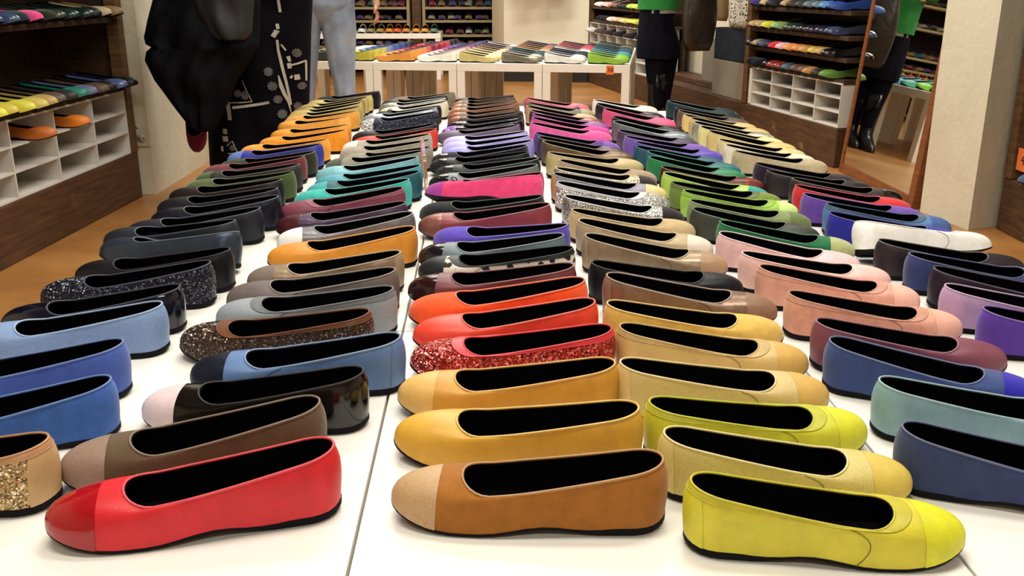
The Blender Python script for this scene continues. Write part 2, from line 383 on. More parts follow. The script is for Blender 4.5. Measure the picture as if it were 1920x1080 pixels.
# ------------------------------------------------------------------ shoes on the main display
# x, y, heading, scale, roll, kind, hex, name, cap, flags, trim hex, counter hex
ROWS = {
1: [
 (-0.426, 0.859, 178.0, 1.020, 0, 'g', 'c9a777', 'gold glitter', None, 'cw', 'b98a62', None),
 (-0.421, 1.017, 194.4, 0.985, 0, 's', '3f66b4', 'bright blue suede', None, '', None, None),
 (-0.447, 1.129, 188.5, 1.015, 0, 's', '4a62b0', 'cobalt blue suede', None, '', None, None),
 (-0.445, 1.275, 185.4, 1.020, 0, 'k', '8aa6d4', 'pale blue snakeskin', None, '', None, None),
 (-0.447, 1.363, 185.4, 0.984, 0, 'p', '10122a', 'dark navy patent', None, '', None, None),
 (-0.434, 1.482, 184.0, 1.020, 0, 'g', '141a30', 'navy glitter', None, '', None, None),
 (-0.423, 1.558, 177.0, 1.020, 0, 'l', '15131c', 'black leather', None, '', None, None),
 (-0.436, 1.641, 167.2, 1.020, 14, 'm', '3a4658', 'gunmetal blue wrinkled leather', None, '', None, None),
 (-0.464, 1.759, 170.4, 1.020, 0, 'k', '1f2738', 'dark navy textured', None, '', None, None),
 (-0.440, 1.869, 182.8, 1.013, 0, 'l', '2b2f3c', 'charcoal navy leather', None, '', None, None),
 (-0.426, 1.979, 184.6, 1.013, 0, 'm', '272c40', 'midnight blue metallic', None, '', None, None),
 (-0.444, 2.056, 177.8, 1.020, 0, 'l', '23242e', 'dark slate leather', None, '', None, None),
 (-0.455, 2.151, 173.6, 1.020, 0, 'l', '2e2424', 'dark brown leather', None, '', None, None),
 (-0.445, 2.239, 172.5, 1.020, 0, 's', '4a5a30', 'olive green suede', None, '', None, None),
 (-0.449, 2.342, 173.2, 1.020, 0, 'k', '3c3a34', 'grey brown textured', ('s', '3f5a30', 'green'), '', None, None),
 (-0.456, 2.453, 178.2, 1.020, 0, 's', '6e3038', 'maroon suede', None, '', None, None),
 (-0.444, 2.543, 179.0, 0.982, 0, 's', '3f4234', 'dark olive suede', None, '', None, None),
 (-0.444, 2.646, 175.2, 1.020, 0, 'l', '34389a', 'royal blue leather', ('l', '6d86c8', 'light blue'), '', None, None),
 (-0.440, 2.729, 167.9, 1.020, 0, 's', 'eda238', 'light orange suede', None, '', None, None),
 (-0.412, 2.911, 177.8, 1.020, 0, 's', 'e8952c', 'orange suede', None, '', None, None),
 (-0.419, 3.024, 166.3, 1.020, 0, 'l', 'efa441', 'apricot orange leather', None, '', None, None),
 (-0.444, 3.197, 159.8, 1.020, 0, 'l', 'eeaa4c', 'amber orange leather', None, '', None, None),
 (-0.432, 3.358, 171.3, 1.020, 0, 's', 'dc9c44', 'dull orange suede', None, '', None, None),
 (-0.437, 3.491, 184.8, 1.020, 0, 'l', 'b7a25a', 'khaki gold leather', None, '', None, None),
 (-0.447, 3.602, 191.0, 1.020, 0, 'l', 'c0a860', 'mustard khaki leather', None, '', None, None),
 (-0.451, 3.688, 189.9, 1.020, 0, 'm', 'a8935a', 'bronze khaki leather', None, '', None, None),
 (-0.445, 3.775, 189.1, 1.020, 0, 'l', 'b59f62', 'tan khaki leather', None, '', None, None),
 (-0.437, 3.829, 169.7, 1.020, 0, 'l', 'd0bc78', 'pale khaki leather', None, '', None, None),
 (-0.421, 3.978, 176.4, 1.020, 0, 's', '1a1820', 'black suede', None, '', None, None),
],
2: [
 (-0.144, 0.845, 191.9, 1.020, 0, 'l', 'd6202c', 'bright red leather', ('p', 'a5101c', 'dark red patent'), '', None, None),
 (-0.174, 0.947, 192.5, 1.015, 0, 's', '5d4a36', 'brown suede', ('k', '9a8272', 'taupe crocodile'), '', None, None),
 (-0.138, 1.029, 178.8, 0.994, 0, 'p', '0c0a12', 'black patent', ('l', 'e3cfd4', 'pale pink'), '', None, None),
 (-0.104, 1.138, 181.1, 1.020, 0, 'l', '5c7cae', 'denim blue leather', ('l', '131a34', 'navy'), 'c', None, None),
 (-0.154, 1.232, 175.0, 1.020, 0, 'g', '47301f', 'brown glitter', None, 'w', '6a3a1c', None),
 (-0.131, 1.335, 175.5, 1.020, 0, 'k', '9aa4ac', 'grey panelled', None, 'w', '6f757c', None),
 (-0.136, 1.432, 178.5, 1.020, 0, 'l', '6b605f', 'taupe leather', None, 'c', None, None),
 (-0.137, 1.543, 181.7, 0.980, 0, 'm', 'a08a70', 'bronze metallic', ('l', '7d7068', 'taupe'), 'c', None, None),
 (-0.124, 1.702, 188.4, 1.018, 0, 'l', 'dd9234', 'orange leather', None, '', None, None),
 (-0.136, 1.825, 190.0, 1.000, 0, 'm', '7e7c82', 'grey metallic', ('l', 'eef0f0', 'white'), '', None, None),
 (-0.157, 1.914, 183.6, 1.006, 0, 'm', '55415c', 'plum metallic', ('m', '58252e', 'wine'), '', None, None),
 (-0.173, 2.056, 188.9, 1.020, 0, 'l', '7e3c4e', 'burgundy leather', None, 'w', '8a4a5c', None),
 (-0.167, 2.156, 184.4, 1.001, 0, 's', '3fb5ac', 'turquoise suede', None, '', None, None),
 (-0.149, 2.246, 185.5, 1.020, 0, 'l', '1c5a66', 'dark teal leather', ('l', '4aa9b0', 'teal'), '', None, None),
 (-0.152, 2.330, 183.1, 0.994, 0, 'l', '4fa2b4', 'teal blue leather', None, '', None, None),
 (-0.166, 2.446, 184.9, 0.997, 0, 'l', '86c2d0', 'light aqua leather', ('l', '7fb9c4', 'aqua'), '', None, None),
 (-0.155, 2.534, 176.7, 1.020, 0, 's', '8f897c', 'stone grey suede', ('s', '5a5f54', 'olive grey'), '', None, None),
 (-0.141, 2.619, 174.8, 0.957, 0, 's', '9a9485', 'pebble grey suede', None, '', None, None),
 (-0.148, 2.721, 175.9, 1.005, 0, 's', 'aaa292', 'light grey suede', None, '', None, None),
 (-0.154, 2.830, 176.9, 1.006, 0, 's', 'b0a99b', 'pale grey suede', ('l', 'f0eeea', 'white'), '', None, None),
 (-0.142, 2.948, 184.7, 0.982, 0, 'l', 'd8402f', 'scarlet leather', None, '', None, None),
 (-0.146, 3.039, 182.2, 1.020, 0, 'l', '2b2c36', 'dark grey leather', None, '', None, None),
 (-0.155, 3.322, 178.7, 1.020, 0, 'g', '18203a', 'midnight glitter', ('g', 'c0c8d8', 'silver glitter'), '', None, None),
 (-0.163, 3.438, 179.9, 1.020, 0, 'm', 'b8c0d0', 'silver blue metallic', None, '', None, None),
 (-0.155, 3.529, 176.5, 0.950, 0, 'l', '20202c', 'black leather', None, 'b', None, None),
 (-0.134, 3.659, 183.0, 0.980, 0, 'l', 'e4dec8', 'cream leather', None, '', None, None),
 (-0.143, 3.728, 169.0, 1.020, 0, 'x', 'd0d0cc', 'silver studded', None, '', None, None),
 (-0.143, 3.817, 169.4, 1.020, 0, 'l', '3a3632', 'dark brown leather', None, '', None, None),
 (-0.115, 3.929, 170.2, 1.020, 0, 's', '877a6c', 'taupe brown suede', None, '', None, None),
],
3: [
 (0.170, 0.807, 175.2, 0.999, 0, 's', 'a4692c', 'tan brown suede', ('k', 'c9a477', 'beige crocodile'), '', None, None),
 (0.164, 0.917, 171.3, 1.017, 0, 'l', 'd8a83c', 'mustard leather', None, '', None, None),
 (0.156, 1.046, 175.2, 0.999, 0, 'l', 'cf9638', 'ochre leather', ('l', 'ddb264', 'sand'), '', None, None),
 (0.167, 1.162, 177.0, 1.013, 0, 'g', 'b8342a', 'red glitter', None, 'w', 'd42f3c', None),
 (0.158, 1.278, 182.0, 0.989, 0, 'l', 'ea4530', 'tomato red leather', None, '', None, None),
 (0.153, 1.373, 181.2, 1.019, 0, 's', 'f0592c', 'orange red suede', None, '', None, None),
 (0.143, 1.448, 173.7, 1.020, 0, 'l', '6b333d', 'wine leather', ('p', '36121c', 'dark wine patent'), '', None, None),
 (0.151, 1.553, 173.2, 1.014, 0, 'f', 'e0d6c8', 'black leopard print', ('l', '2c3438', 'black'), 'w', '2a3034', None),
 (0.143, 1.642, 173.5, 1.004, 0, 'l', '5c6e7a', 'slate grey leather', ('p', '1a1420', 'black patent'), '', None, None),
 (0.154, 1.706, 159.7, 1.020, 0, 's', '5a48b8', 'violet blue suede', None, '', None, None),
 (0.134, 1.887, 177.9, 1.020, 0, 'l', '84333c', 'maroon leather', ('m', '946258', 'rose brown'), '', None, None),
 (0.124, 1.958, 168.2, 1.020, 0, 's', '20282a', 'black suede', None, '', None, None),
 (0.126, 2.100, 168.5, 1.020, 26, 's', 'e2447a', 'hot pink suede', ('s', 'a23c96', 'purple'), 'b', None, None),
 (0.139, 2.225, 175.9, 0.986, 0, 's', 'b02c48', 'crimson suede', None, '', None, None),
 (0.133, 2.318, 179.0, 1.020, 0, 'l', '6a767c', 'steel grey leather', ('p', '1c2020', 'black patent'), '', None, None),
 (0.141, 2.413, 173.6, 1.020, 0, 'l', '2e3434', 'black leather', ('p', '3a3c40', 'black patent'), '', None, None),
 (0.119, 2.501, 169.6, 1.020, 0, 'l', '1e2426', 'jet black leather', ('p', '2c2e34', 'black patent'), '', None, None),
 (0.121, 2.612, 177.6, 1.020, 0, 's', '24203c', 'indigo black suede', ('p', '34343a', 'black patent'), '', None, None),
 (0.141, 2.713, 175.9, 0.985, 0, 'l', '9c98e4', 'lilac leather', None, '', None, None),
 (0.136, 2.797, 173.6, 0.996, 0, 'l', 'b4aeee', 'pale lilac leather', None, '', None, None),
 (0.132, 2.876, 168.0, 1.000, 0, 'l', 'c4bcf0', 'lavender leather', None, '', None, None),
 (0.113, 3.008, 172.1, 1.004, 0, 'k', '6e6078', 'mauve grey textured', None, '', None, None),
 (0.130, 3.128, 176.8, 1.020, 0, 'p', '2a2230', 'black patent', ('g', '8a4cc0', 'purple glitter'), '', None, None),
 (0.133, 3.218, 169.9, 1.001, 0, 'p', '201c22', 'black gloss patent', None, '', None, None),
 (0.135, 3.327, 166.9, 1.020, 0, 'l', '4a3a34', 'dark brown leather', ('m', 'a8705c', 'copper'), '', None, None),
 (0.125, 3.444, 166.8, 0.989, 0, 'l', '6e4a34', 'brown leather', ('m', 'b4745a', 'copper'), '', None, None),
 (0.129, 3.560, 165.5, 1.020, 0, 'l', '8a5a3c', 'chestnut leather', ('m', 'c08468', 'rose copper'), '', None, None),
 (0.125, 3.652, 159.2, 1.020, 0, 'l', '74503c', 'cocoa leather', ('m', 'c89474', 'pale copper'), '', None, None),
 (0.121, 3.740, 154.7, 1.020, 0, 'l', '5c4034', 'umber brown leather', ('m', 'c09070', 'bronze'), '', None, None),
 (0.117, 3.828, 153.1, 1.020, 0, 'l', '3c2c28', 'espresso leather', None, '', None, None),
],
4: [
 (0.181, 0.771, -5.6, 0.950, 0, 'l', 'd6cb38', 'yellow leather', ('l', 'dcdc2c', 'bright yellow'), 'wc', None, 'd8d030'),
 (0.174, 0.868, -6.0, 0.950, 0, 'k', 'd9c878', 'pale mustard snakeskin', ('l', 'd8be5c', 'mustard'), 'c', None, None),
 (0.172, 0.939, 4.5, 0.950, 0, 'l', 'cfd03c', 'lime yellow leather', ('l', 'd8d834', 'bright lime yellow'), 'w', None, None),
 (0.155, 1.050, 0.5, 0.974, 0, 'k', 'd8bf80', 'sand snakeskin', ('l', 'd3ab5e', 'tan'), 'c', None, None),
 (0.172, 1.181, -6.1, 0.950, 0, 'l', 'd6b676', 'beige leather', ('l', 'd2a95c', 'tan'), 'w', None, None),
 (0.167, 1.273, -2.6, 0.961, 0, 's', 'd8b45c', 'golden sand suede', None, '', None, None),
 (0.182, 1.404, -11.4, 0.992, 0, 'm', '8a7060', 'bronze brown metallic', ('l', '8a6a54', 'brown'), 'c', None, None),
 (0.168, 1.480, -1.6, 0.950, 0, 'l', '1c1c26', 'black leather', None, '', None, None),
 (0.175, 1.655, -14.8, 0.967, 0, 'm', 'a08a72', 'bronze metallic', ('l', 'a58668', 'tan'), 'c', None, None),
 (0.174, 1.767, -13.9, 0.971, 0, 'l', 'b5a27e', 'khaki leather', ('l', 'd8cfc0', 'off white'), '', None, None),
 (0.169, 1.856, -3.7, 0.950, 0, 's', 'c2aa80', 'sand beige suede', None, '', None, None),
 (0.164, 1.981, -8.4, 0.970, 0, 'x', 'c8c8c8', 'silver mesh', ('s', '3a3034', 'dark brown'), '', None, None),
 (0.160, 2.125, -11.0, 0.976, 0, 'g', 'd0d0d0', 'silver glitter', None, 'w', 'c8c8cc', None),
 (0.157, 2.212, -10.2, 1.020, 0, 'l', '8a8898', 'silver grey leather', ('l', 'd8c48c', 'sand'), 'c', None, 'b89a64'),
 (0.169, 2.303, -2.2, 0.956, 0, 'x', 'd8cfb0', 'pale gold mesh', ('s', '4a3a3c', 'dark brown'), '', None, None),
 (0.187, 2.413, -13.0, 0.950, 0, 's', 'a8937a', 'taupe suede', None, '', None, None),
 (0.164, 2.508, 2.6, 0.988, 0, 'l', 'c0b080', 'olive sand leather', None, '', None, None),
 (0.162, 2.694, -17.9, 1.010, 0, 'm', '75604a', 'dark bronze metallic', None, '', None, None),
 (0.154, 2.782, -17.3, 0.992, 0, 'm', '5c4a58', 'plum brown metallic', None, '', None, None),
 (0.149, 2.864, -13.2, 0.976, 0, 's', '5a3a88', 'purple suede', ('s', '7a5ab8', 'light purple'), '', None, None),
 (0.146, 3.067, -13.4, 0.999, 0, 's', 'e060a0', 'pink suede', None, '', None, None),
 (0.156, 3.178, -18.1, 1.020, 0, 's', 'cc4a92', 'magenta suede', None, '', None, None),
 (0.162, 3.272, -17.0, 1.020, 0, 'l', '8a4c98', 'violet leather', None, '', None, None),
 (0.160, 3.369, -18.0, 1.020, 0, 'x', 'a86a68', 'rose sequin', None, '', None, None),
 (0.152, 3.491, -21.7, 1.020, 0, 'l', 'c4a27c', 'peach tan leather', None, '', None, None),
 (0.159, 3.618, -10.9, 0.967, 0, 'l', '6c665c', 'grey leather', ('l', 'a49c7c', 'khaki'), 'b', None, None),
 (0.158, 3.773, -8.2, 0.961, 0, 'l', 'd46a80', 'rose pink leather', None, '', None, None),
],
5: [
 (0.419, 0.876, -17.0, 0.950, 0, 's', '3a446e', 'slate navy suede', None, '', None, None),
 (0.442, 0.992, -9.6, 0.950, 0, 'l', '86aab4', 'pale teal leather', None, '', None, None),
 (0.431, 1.126, -22.0, 0.950, 0, 's', '3c4c80', 'denim navy suede', ('s', '2c24a8', 'royal blue'), '', None, None),
 (0.437, 1.193, -8.9, 0.950, 0, 'l', '7e4658', 'mauve leather', None, '', None, None),
 (0.437, 1.314, -8.0, 0.950, 0, 's', 'dba08c', 'salmon pink suede', ('l', 'eeb4a0', 'peach'), 'w', None, None),
 (0.432, 1.452, -11.5, 0.950, 0, 'l', 'e0a694', 'peach pink leather', ('l', 'efbcaa', 'light peach'), 'w', None, None),
 (0.425, 1.530, -5.5, 0.950, 0, 'l', 'eec4bc', 'blush pink leather', None, '', None, None),
 (0.419, 1.668, -20.8, 0.950, 0, 'l', 'e8c0c4', 'pale rose leather', None, '', None, None),
 (0.439, 1.751, -15.4, 0.950, 0, 's', '1f6a42', 'bottle green suede', ('s', 'a8b07c', 'pale olive'), '', None, None),
 (0.412, 1.862, -18.4, 0.950, 0, 'k', '4a5046', 'dark sage textured', None, '', None, None),
 (0.421, 1.935, -9.5, 0.950, 0, 's', '7e9060', 'sage green suede', ('s', '6a7a48', 'olive'), '', None, None),
 (0.427, 2.033, -8.1, 0.950, 0, 'l', '9cc84c', 'lime green leather', ('l', 'd0ec90', 'pale lime'), 'w', None, None),
 (0.418, 2.121, -7.9, 0.950, 0, 's', '74883c', 'moss green leather', None, 'w', '5c6a40', None),
 (0.421, 2.239, -22.0, 0.950, 0, 'l', 'a8d05c', 'light lime leather', ('s', '2c9c98', 'teal'), '', None, None),
 (0.430, 2.314, -13.4, 0.950, 0, 'm', '5e3a30', 'brown metallic', ('m', '8c4438', 'copper'), '', None, None),
 (0.422, 2.453, -23.2, 0.964, 0, 'l', '1f7e50', 'emerald green leather', None, '', None, None),
 (0.434, 2.541, -23.4, 0.954, 0, 'l', '1a6a70', 'deep teal leather', None, '', None, None),
 (0.414, 2.624, -20.6, 0.950, 0, 'l', '20506a', 'petrol blue leather', None, '', None, None),
 (0.424, 2.697, -11.0, 0.950, 0, 'l', '5a48b0', 'violet leather', None, '', None, None),
 (0.408, 2.794, -9.2, 0.958, 0, 's', '7a5cb0', 'light purple suede', None, '', None, None),
 (0.406, 2.921, -14.8, 0.951, 0, 'l', '4c3c54', 'dark plum leather', None, '', None, None),
 (0.413, 3.091, -27.9, 1.020, 0, 'm', '7c868c', 'pewter grey metallic', None, '', None, None),
 (0.430, 3.225, -29.5, 0.968, 0, 'x', '3c3a3c', 'black studded', None, '', None, None),
 (0.422, 3.410, -30.0, 1.020, 0, 'l', 'e05484', 'pink leather', None, '', None, None),
 (0.413, 3.558, -30.0, 1.020, 0, 'x', '4a4650', 'dark grey studded', None, '', None, None),
 (0.417, 3.713, -13.1, 0.950, 0, 'l', 'ece6dc', 'white leather', None, '', None, None),
],
6: [
 (0.685, 1.236, -10.0, 0.950, 0, 's', '5c3ca0', 'deep purple suede', None, '', None, None),
 (0.680, 1.342, -13.7, 0.950, 0, 'l', 'bb9cc4', 'lilac pink leather', None, '', None, None),
 (0.705, 1.435, -16.7, 0.950, 0, 'l', '2c2034', 'aubergine leather', None, '', None, None),
 (0.701, 1.517, -10.4, 0.950, 0, 's', '363e70', 'indigo suede', None, '', None, None),
 (0.684, 1.602, -8.6, 0.955, 0, 'l', '3c3038', 'dark brown leather', None, '', None, None),
 (0.680, 1.682, -2.1, 0.950, -24, 'l', 'f0f0ec', 'white leather', None, 'c', None, 'f4f4f4'),
 (0.670, 1.815, -14.9, 0.950, 0, 's', '2c2c98', 'ultramarine suede', None, '', None, None),
 (0.692, 1.894, -9.3, 0.950, 0, 'l', '5a86b8', 'steel blue leather', ('l', '4a68a0', 'blue'), 'w', '48607c', None),
 (0.675, 1.989, -13.3, 0.950, 0, 's', '6a48a4', 'purple suede', None, '', None, None),
 (0.685, 2.076, -13.1, 0.950, 0, 's', 'd03038', 'red suede', None, '', None, None),
 (0.703, 2.158, -8.9, 0.950, 0, 'l', '4c4040', 'dark taupe leather', ('p', '2c2424', 'black patent'), '', None, None),
 (0.673, 2.255, -10.9, 0.950, 0, 'l', '3a3438', 'charcoal leather', None, '', None, None),
 (0.672, 2.354, -16.4, 0.950, 0, 's', '3c2c44', 'dark plum suede', None, '', None, None),
 (0.664, 2.536, -8.0, 0.950, 0, 's', 'b8a888', 'stone beige suede', None, '', None, None),
 (0.665, 2.643, -16.2, 0.950, 0, 'l', 'e6dcc4', 'cream leather', None, '', None, None),
 (0.669, 2.737, -17.5, 0.950, 0, 'l', 'd8c890', 'sand leather', None, '', None, None),
 (0.672, 2.874, -30.0, 1.020, 0, 'l', 'd4be7c', 'pale mustard leather', None, '', None, None),
 (0.666, 2.969, -30.0, 1.020, 0, 'l', 'e0d898', 'pale yellow leather', None, '', None, None),
 (0.668, 3.070, -30.0, 1.020, 0, 'm', 'b8b8a0', 'silver sage leather', None, '', None, None),
 (0.678, 3.165, -30.0, 1.020, 0, 'l', 'cfb478', 'golden tan leather', None, '', None, None),
 (0.676, 3.271, -22.7, 0.957, 0, 'l', 'd8bc7c', 'sand tan leather', None, '', None, None),
 (0.681, 3.386, -22.2, 0.950, 0, 'k', '5c5044', 'dark snakeskin', None, '', None, None),
 (0.684, 3.462, -14.3, 0.950, 0, 'l', '2c2c30', 'black leather', None, '', None, None),
 (0.688, 3.635, -24.6, 1.020, 0, 'l', '24444c', 'dark petrol leather', None, '', None, None),
],
}
RN = {1: 'row nearest the pillar with the socket', 2: 'row right of the navy and orange row', 3: 'row with the hot pink suede flat',
      4: 'row with the silver mesh flats', 5: 'row with the lime green flats', 6: 'row along the mirror side'}
for r, rows in ROWS.items():
    for i, (x, y, a, s, roll, kd, hx, nm, cp, fl, th, chx) in enumerate(rows):
        prev = rows[i-1][7] if i else None; nxt = rows[i+1][7] if i + 1 < len(rows) else None
        short = lambda n: ' '.join(n.split()[:-1]) if n.split()[-1] in ('leather', 'suede', 'metallic') else n
        lab = nm + ' flat' + (' with ' + cp[2] + ' toe' if cp and cp[2] else '')
        if len(lab.split()) > 8 and prev and nxt: prev, nxt = prev.split()[0] + ' ' + prev.split()[1], nxt.split()[0] + ' ' + nxt.split()[1]
        if prev and nxt: lab += ' between %s and %s flats' % (short(prev), short(nxt))
        elif nxt: lab += ' at table front next to %s flat' % short(nxt)
        else: lab += ' at the far end behind %s flat' % short(prev)
        sh = make_shoe((x, y, .4505), math.radians(a), s, kd, hx, cp, fl, lab, 'flats in the ' + RN[r], True, roll, trimhx=th, counterhx=chx)
        if roll: sh.location.z += .011 * abs(roll) / 24 * 1.25
# size card seen edge-on
t = thing('size_card', 'thin peach acrylic card standing edge-on between teal and black flats', 'card holder', (-0.1455, 2.3844, .4505))
link('plate', box(-.0016, .0016, -.03, .03, 0, .125, .0006), plain('peach_acrylic', 'e0a890', .15), t); link('foot', box(-.006, .006, -.03, .03, 0, .004), plain('clear_foot', 'e8d8d0', .1), t)
t.rotation_euler = (math.radians(0), math.radians(-4), math.radians(-3))

# ------------------------------------------------------------------ shoes on the far display
FAR = [
 (.14, 0, [('l', '8ab43c', 'grass green'), ('l', '7cb83a', 'apple green'), ('l', '4a9a86', 'sea green'), ('l', '4c96a8', 'aqua blue'), ('s', '24506a', 'petrol'), ('s', '20485a', 'deep teal'), ('s', '28423c', 'forest'), ('l', '6a6a5c', 'sage grey'), ('s', '203028', 'pine')]),
 (.415, 0, [('l', 'e4e4e0', 'white'), ('l', 'b8bcc0', 'silver grey'), ('s', '2a3050', 'navy'), ('s', '30303c', 'charcoal'), ('l', 'd8d8d8', 'pale silver'), ('l', 'b06a68', 'dusty rose'), ('s', 'c8404c', 'red'), ('s', '94405c', 'raspberry'), ('l', '50303c', 'plum')]),
 (.69, 0, [('m', '8c8878', 'pewter'), ('x', 'b8b4a4', 'silver sequin'), ('s', '2c4c58', 'slate teal'), ('s', '24504a', 'dark green'), ('l', 'b0946a', 'camel'), ('s', 'a8683c', 'rust'), ('s', '9a5c3a', 'copper brown'), ('l', '5c4438', 'brown'), ('l', '504a50', 'grey')]),
 (.965, 0, [('l', 'c8b878', 'khaki sand'), ('l', 'd4c48c', 'pale sand'), ('l', 'dccfa0', 'cream'), ('l', 'cbb890', 'beige'), ('m', 'a08058', 'bronze'), ('l', '8c5848', 'terracotta'), ('m', '5c4a50', 'dark mauve'), ('m', 'c0c4d0', 'silver')]),
 (1.24, 1, [('l', 'eceae0', 'off white'), ('l', 'e8d4cc', 'pale blush'), ('l', 'dcb4b8', 'blush'), ('l', 'b88a98', 'mauve pink'), ('s', '8c4a78', 'magenta'), ('s', '6a3c7c', 'purple'), ('s', '54489a', 'violet'), ('s', '3c3c78', 'indigo'), ('s', '342c3c', 'black purple')]),
 (1.515, 1, [('l', 'd98f3c', 'orange'), ('s', 'dc8a3a', 'tangerine'), ('s', 'd88450', 'apricot'), ('l', 'c05a4c', 'coral'), ('s', '7c2c3c', 'wine'), ('p', '8c2038', 'dark red'), ('p', 'b4283c', 'crimson'), ('s', 'b84848', 'brick red'), ('s', '48303c', 'aubergine'), ('s', '2c2830', 'black')]),
 (1.79, 1, [('l', 'b4ac3c', 'mustard green'), ('l', 'c0b848', 'chartreuse'), ('l', 'b8b060', 'olive yellow'), ('l', '6c86b8', 'light blue'), ('s', '445ca0', 'blue'), ('s', '3c4c8c', 'cobalt'), ('s', '304070', 'dark blue'), ('l', '2c2c34', 'black')]),
 (2.065, 1, [('s', '4c4c44', 'dark grey'), ('l', '54584c', 'olive grey'), ('l', '6c6c60', 'stone'), ('l', '8c8a7c', 'pale grey')]),
]
for (d, left, cols) in FAR:
    for i, (kd, hx, nm) in enumerate(cols):
        dep = .075 + i * .155
        if left: p = FO + FE1 * (d - .13) + FE2 * dep; a = FR + pi
        else: p = FO + FE1 * (d + .13) + FE2 * dep; a = FR
        a += random.uniform(-.06, .06) + (.05 if left else -.12)
        nb = cols[i-1][2] if i else cols[1][2]
        lab = '%s flat beside the %s flat on far table' % (nm, nb) if i else '%s flat at front edge of the far table' % nm
        make_shoe((p.x, p.y, .4505), a, 1.0, kd, hx, None, '', lab, 'flats on the far tables', True)

# orange size tags
def size_tag(loc, rz, w, h, s, label, tilt=0):
    t = thing('size_tag', label, 'tag', loc, rz); t.rotation_euler = (tilt, 0, rz)
    pp = link('paper', box(-w/2, w/2, -.0006, 0, -h/2, h/2), plain('orange_paper', 'ee7d3a', .8), t)
    if s:
        o = link('digits', textmesh(s, h * .72), plain('brown_ink', '4a1c08', .8), pp); o.rotation_euler = (pi/2, 0, 0); o.location = (0, -.0012, 0)
q = FO + FE1 * .125 - FE2 * .0012; size_tag((q.x, q.y, .418), FR, .047, .055, '38', 'orange tag reading 38 on the front edge of far table')
q = FO + FE1 * 1.80 - FE2 * .0012; size_tag((q.x, q.y, .422), FR, .047, .05, '', 'plain orange tag on table edge behind the light blue jeans')

# ------------------------------------------------------------------ shelving
def frame_obj(name, label, cat, org, ang, group=None):
    return thing(name, label, cat, (org[0], org[1], 0), ang, group)
def shelf_unit(name, label, org, ang, length, depth, levels, side, posts, top=2.2, plinth=.21):
    # local x runs along the front, local y*side goes into the wall
    t = frame_obj(name, label, 'shelf', org, ang)
    Y = lambda a, b: (min(a * side, b * side), max(a * side, b * side))
    y0, y1 = Y(0, depth); link('plinth', box(0, length, y0, y1, 0, plinth, .006), M['plinthwood'], t)
    y0, y1 = Y(depth - .012, depth); link('back_panel', box(0, length, y0, y1, plinth, top), M['darkwood'], t)
    y0, y1 = Y(.05, depth - .013); link('end_panel', box(length - .02, length, y0, y1, plinth, top), M['darkwood'], t)
    for z in levels:
        y0, y1 = Y(.012, depth - .013); link('shelf_board', box(.0, length - .021, y0, y1, z - .022, z, .002), M['darkwood'], t)
    for x in posts:
        y0, y1 = Y(-.004, .05); link('post', box(x - .028, x + .028, y0, y1, plinth + .001, top, .003), M['postwood'], t)
    return t
def cubbies(label, org, ang, side, x0, n, pitch, z0, rows, rh, depth):
    t = frame_obj('pigeonhole_unit', label, 'pigeonholes', org, ang)
    Y = lambda a, b: (min(a * side, b * side), max(a * side, b * side))
    th = .007; L = n * pitch
    y0, y1 = Y(.004, depth)
    for r in range(rows + 1): link('shelf_board', box(x0, x0 + L, y0, y1, z0 + r * rh, z0 + r * rh + th), M['card'], t)
    for c in range(n + 1):
        x = x0 + c * pitch
        for r in range(rows): link('divider', box(x - th/2 if c else x, x + th/2 if c < n else x, y0, y1, z0 + r * rh + th, z0 + (r+1) * rh), M['card'], t)
    y0, y1 = Y(depth, depth + .006); link('back_panel', box(x0, x0 + L, y0, y1, z0, z0 + rows * rh + th), M['cardgrey'], t)
    return t
LA = (-1.740, 1.9); LANG = math.atan2(4.374 - 3.187, -1.576 + 1.655)
shelf_unit('shoe_shelf', 'dark wooden shoe shelf against the left wall beside the socket pillar', LA, LANG, 2.50, .33, [.505, .80, 1.10, 1.40, 1.70], 1, [.03, 1.15, 2.47])
cubbies('white pigeonhole boxes under the dark shelf near the socket', LA, LANG, 1, .53, 6, .318, .211, 3, .09, .28)
RANG = math.atan2(.984, -.1776); RB = (1.864, 4.93); RBs = (RB[0] - .1776 * .07, RB[1] + .984 * .07)
shelf_unit('shoe_shelf', 'dark wooden shoe shelf on the right wall beside the mirror', RBs, RANG, 1.17, .33, [.455, .565, .675, .80, 1.10, 1.40, 1.70], -1, [1.14])
cubbies('white pigeonhole boxes beside the mirror under the shelf shoes', RB, RANG, -1, .075, 4, .262, .211, 3, .074, .28)
link('post', box(1.13, 1.165, -.03, -.006, .215, .43), M['card']).name = 'card_panel'
o = bpy.data.objects['card_panel']; o.location = (RB[0], RB[1], 0); o.rotation_euler = (0, 0, RANG); tag(o, 'narrow white card strip upright beside the wooden post', 'panel')
RAo = (1.324 + .1776 * .06, 7.921 - .984 * .06)
shelf_unit('shoe_shelf', 'dark wooden shoe shelf behind the woman in the green top', RAo, RANG, 1.80, .30, [.60, .72, 1.0, 1.3, 1.6], -1, [.03, 1.77], plinth=.205)
cubbies('white pigeonhole boxes behind the woman in the green top', RAo, RANG, -1, .06, 6, .28, .206, 4, .09, .26)
RCo = (1.985, 2.2)
shelf_unit('shoe_shelf', 'dark wooden shelf right of the white pillar by the mirror', RCo, math.atan2(1.45, .062), 1.485, .33, [.345, .50, .80, 1.10, 1.40, 1.70], -1, [.03, 1.455], plinth=.21)
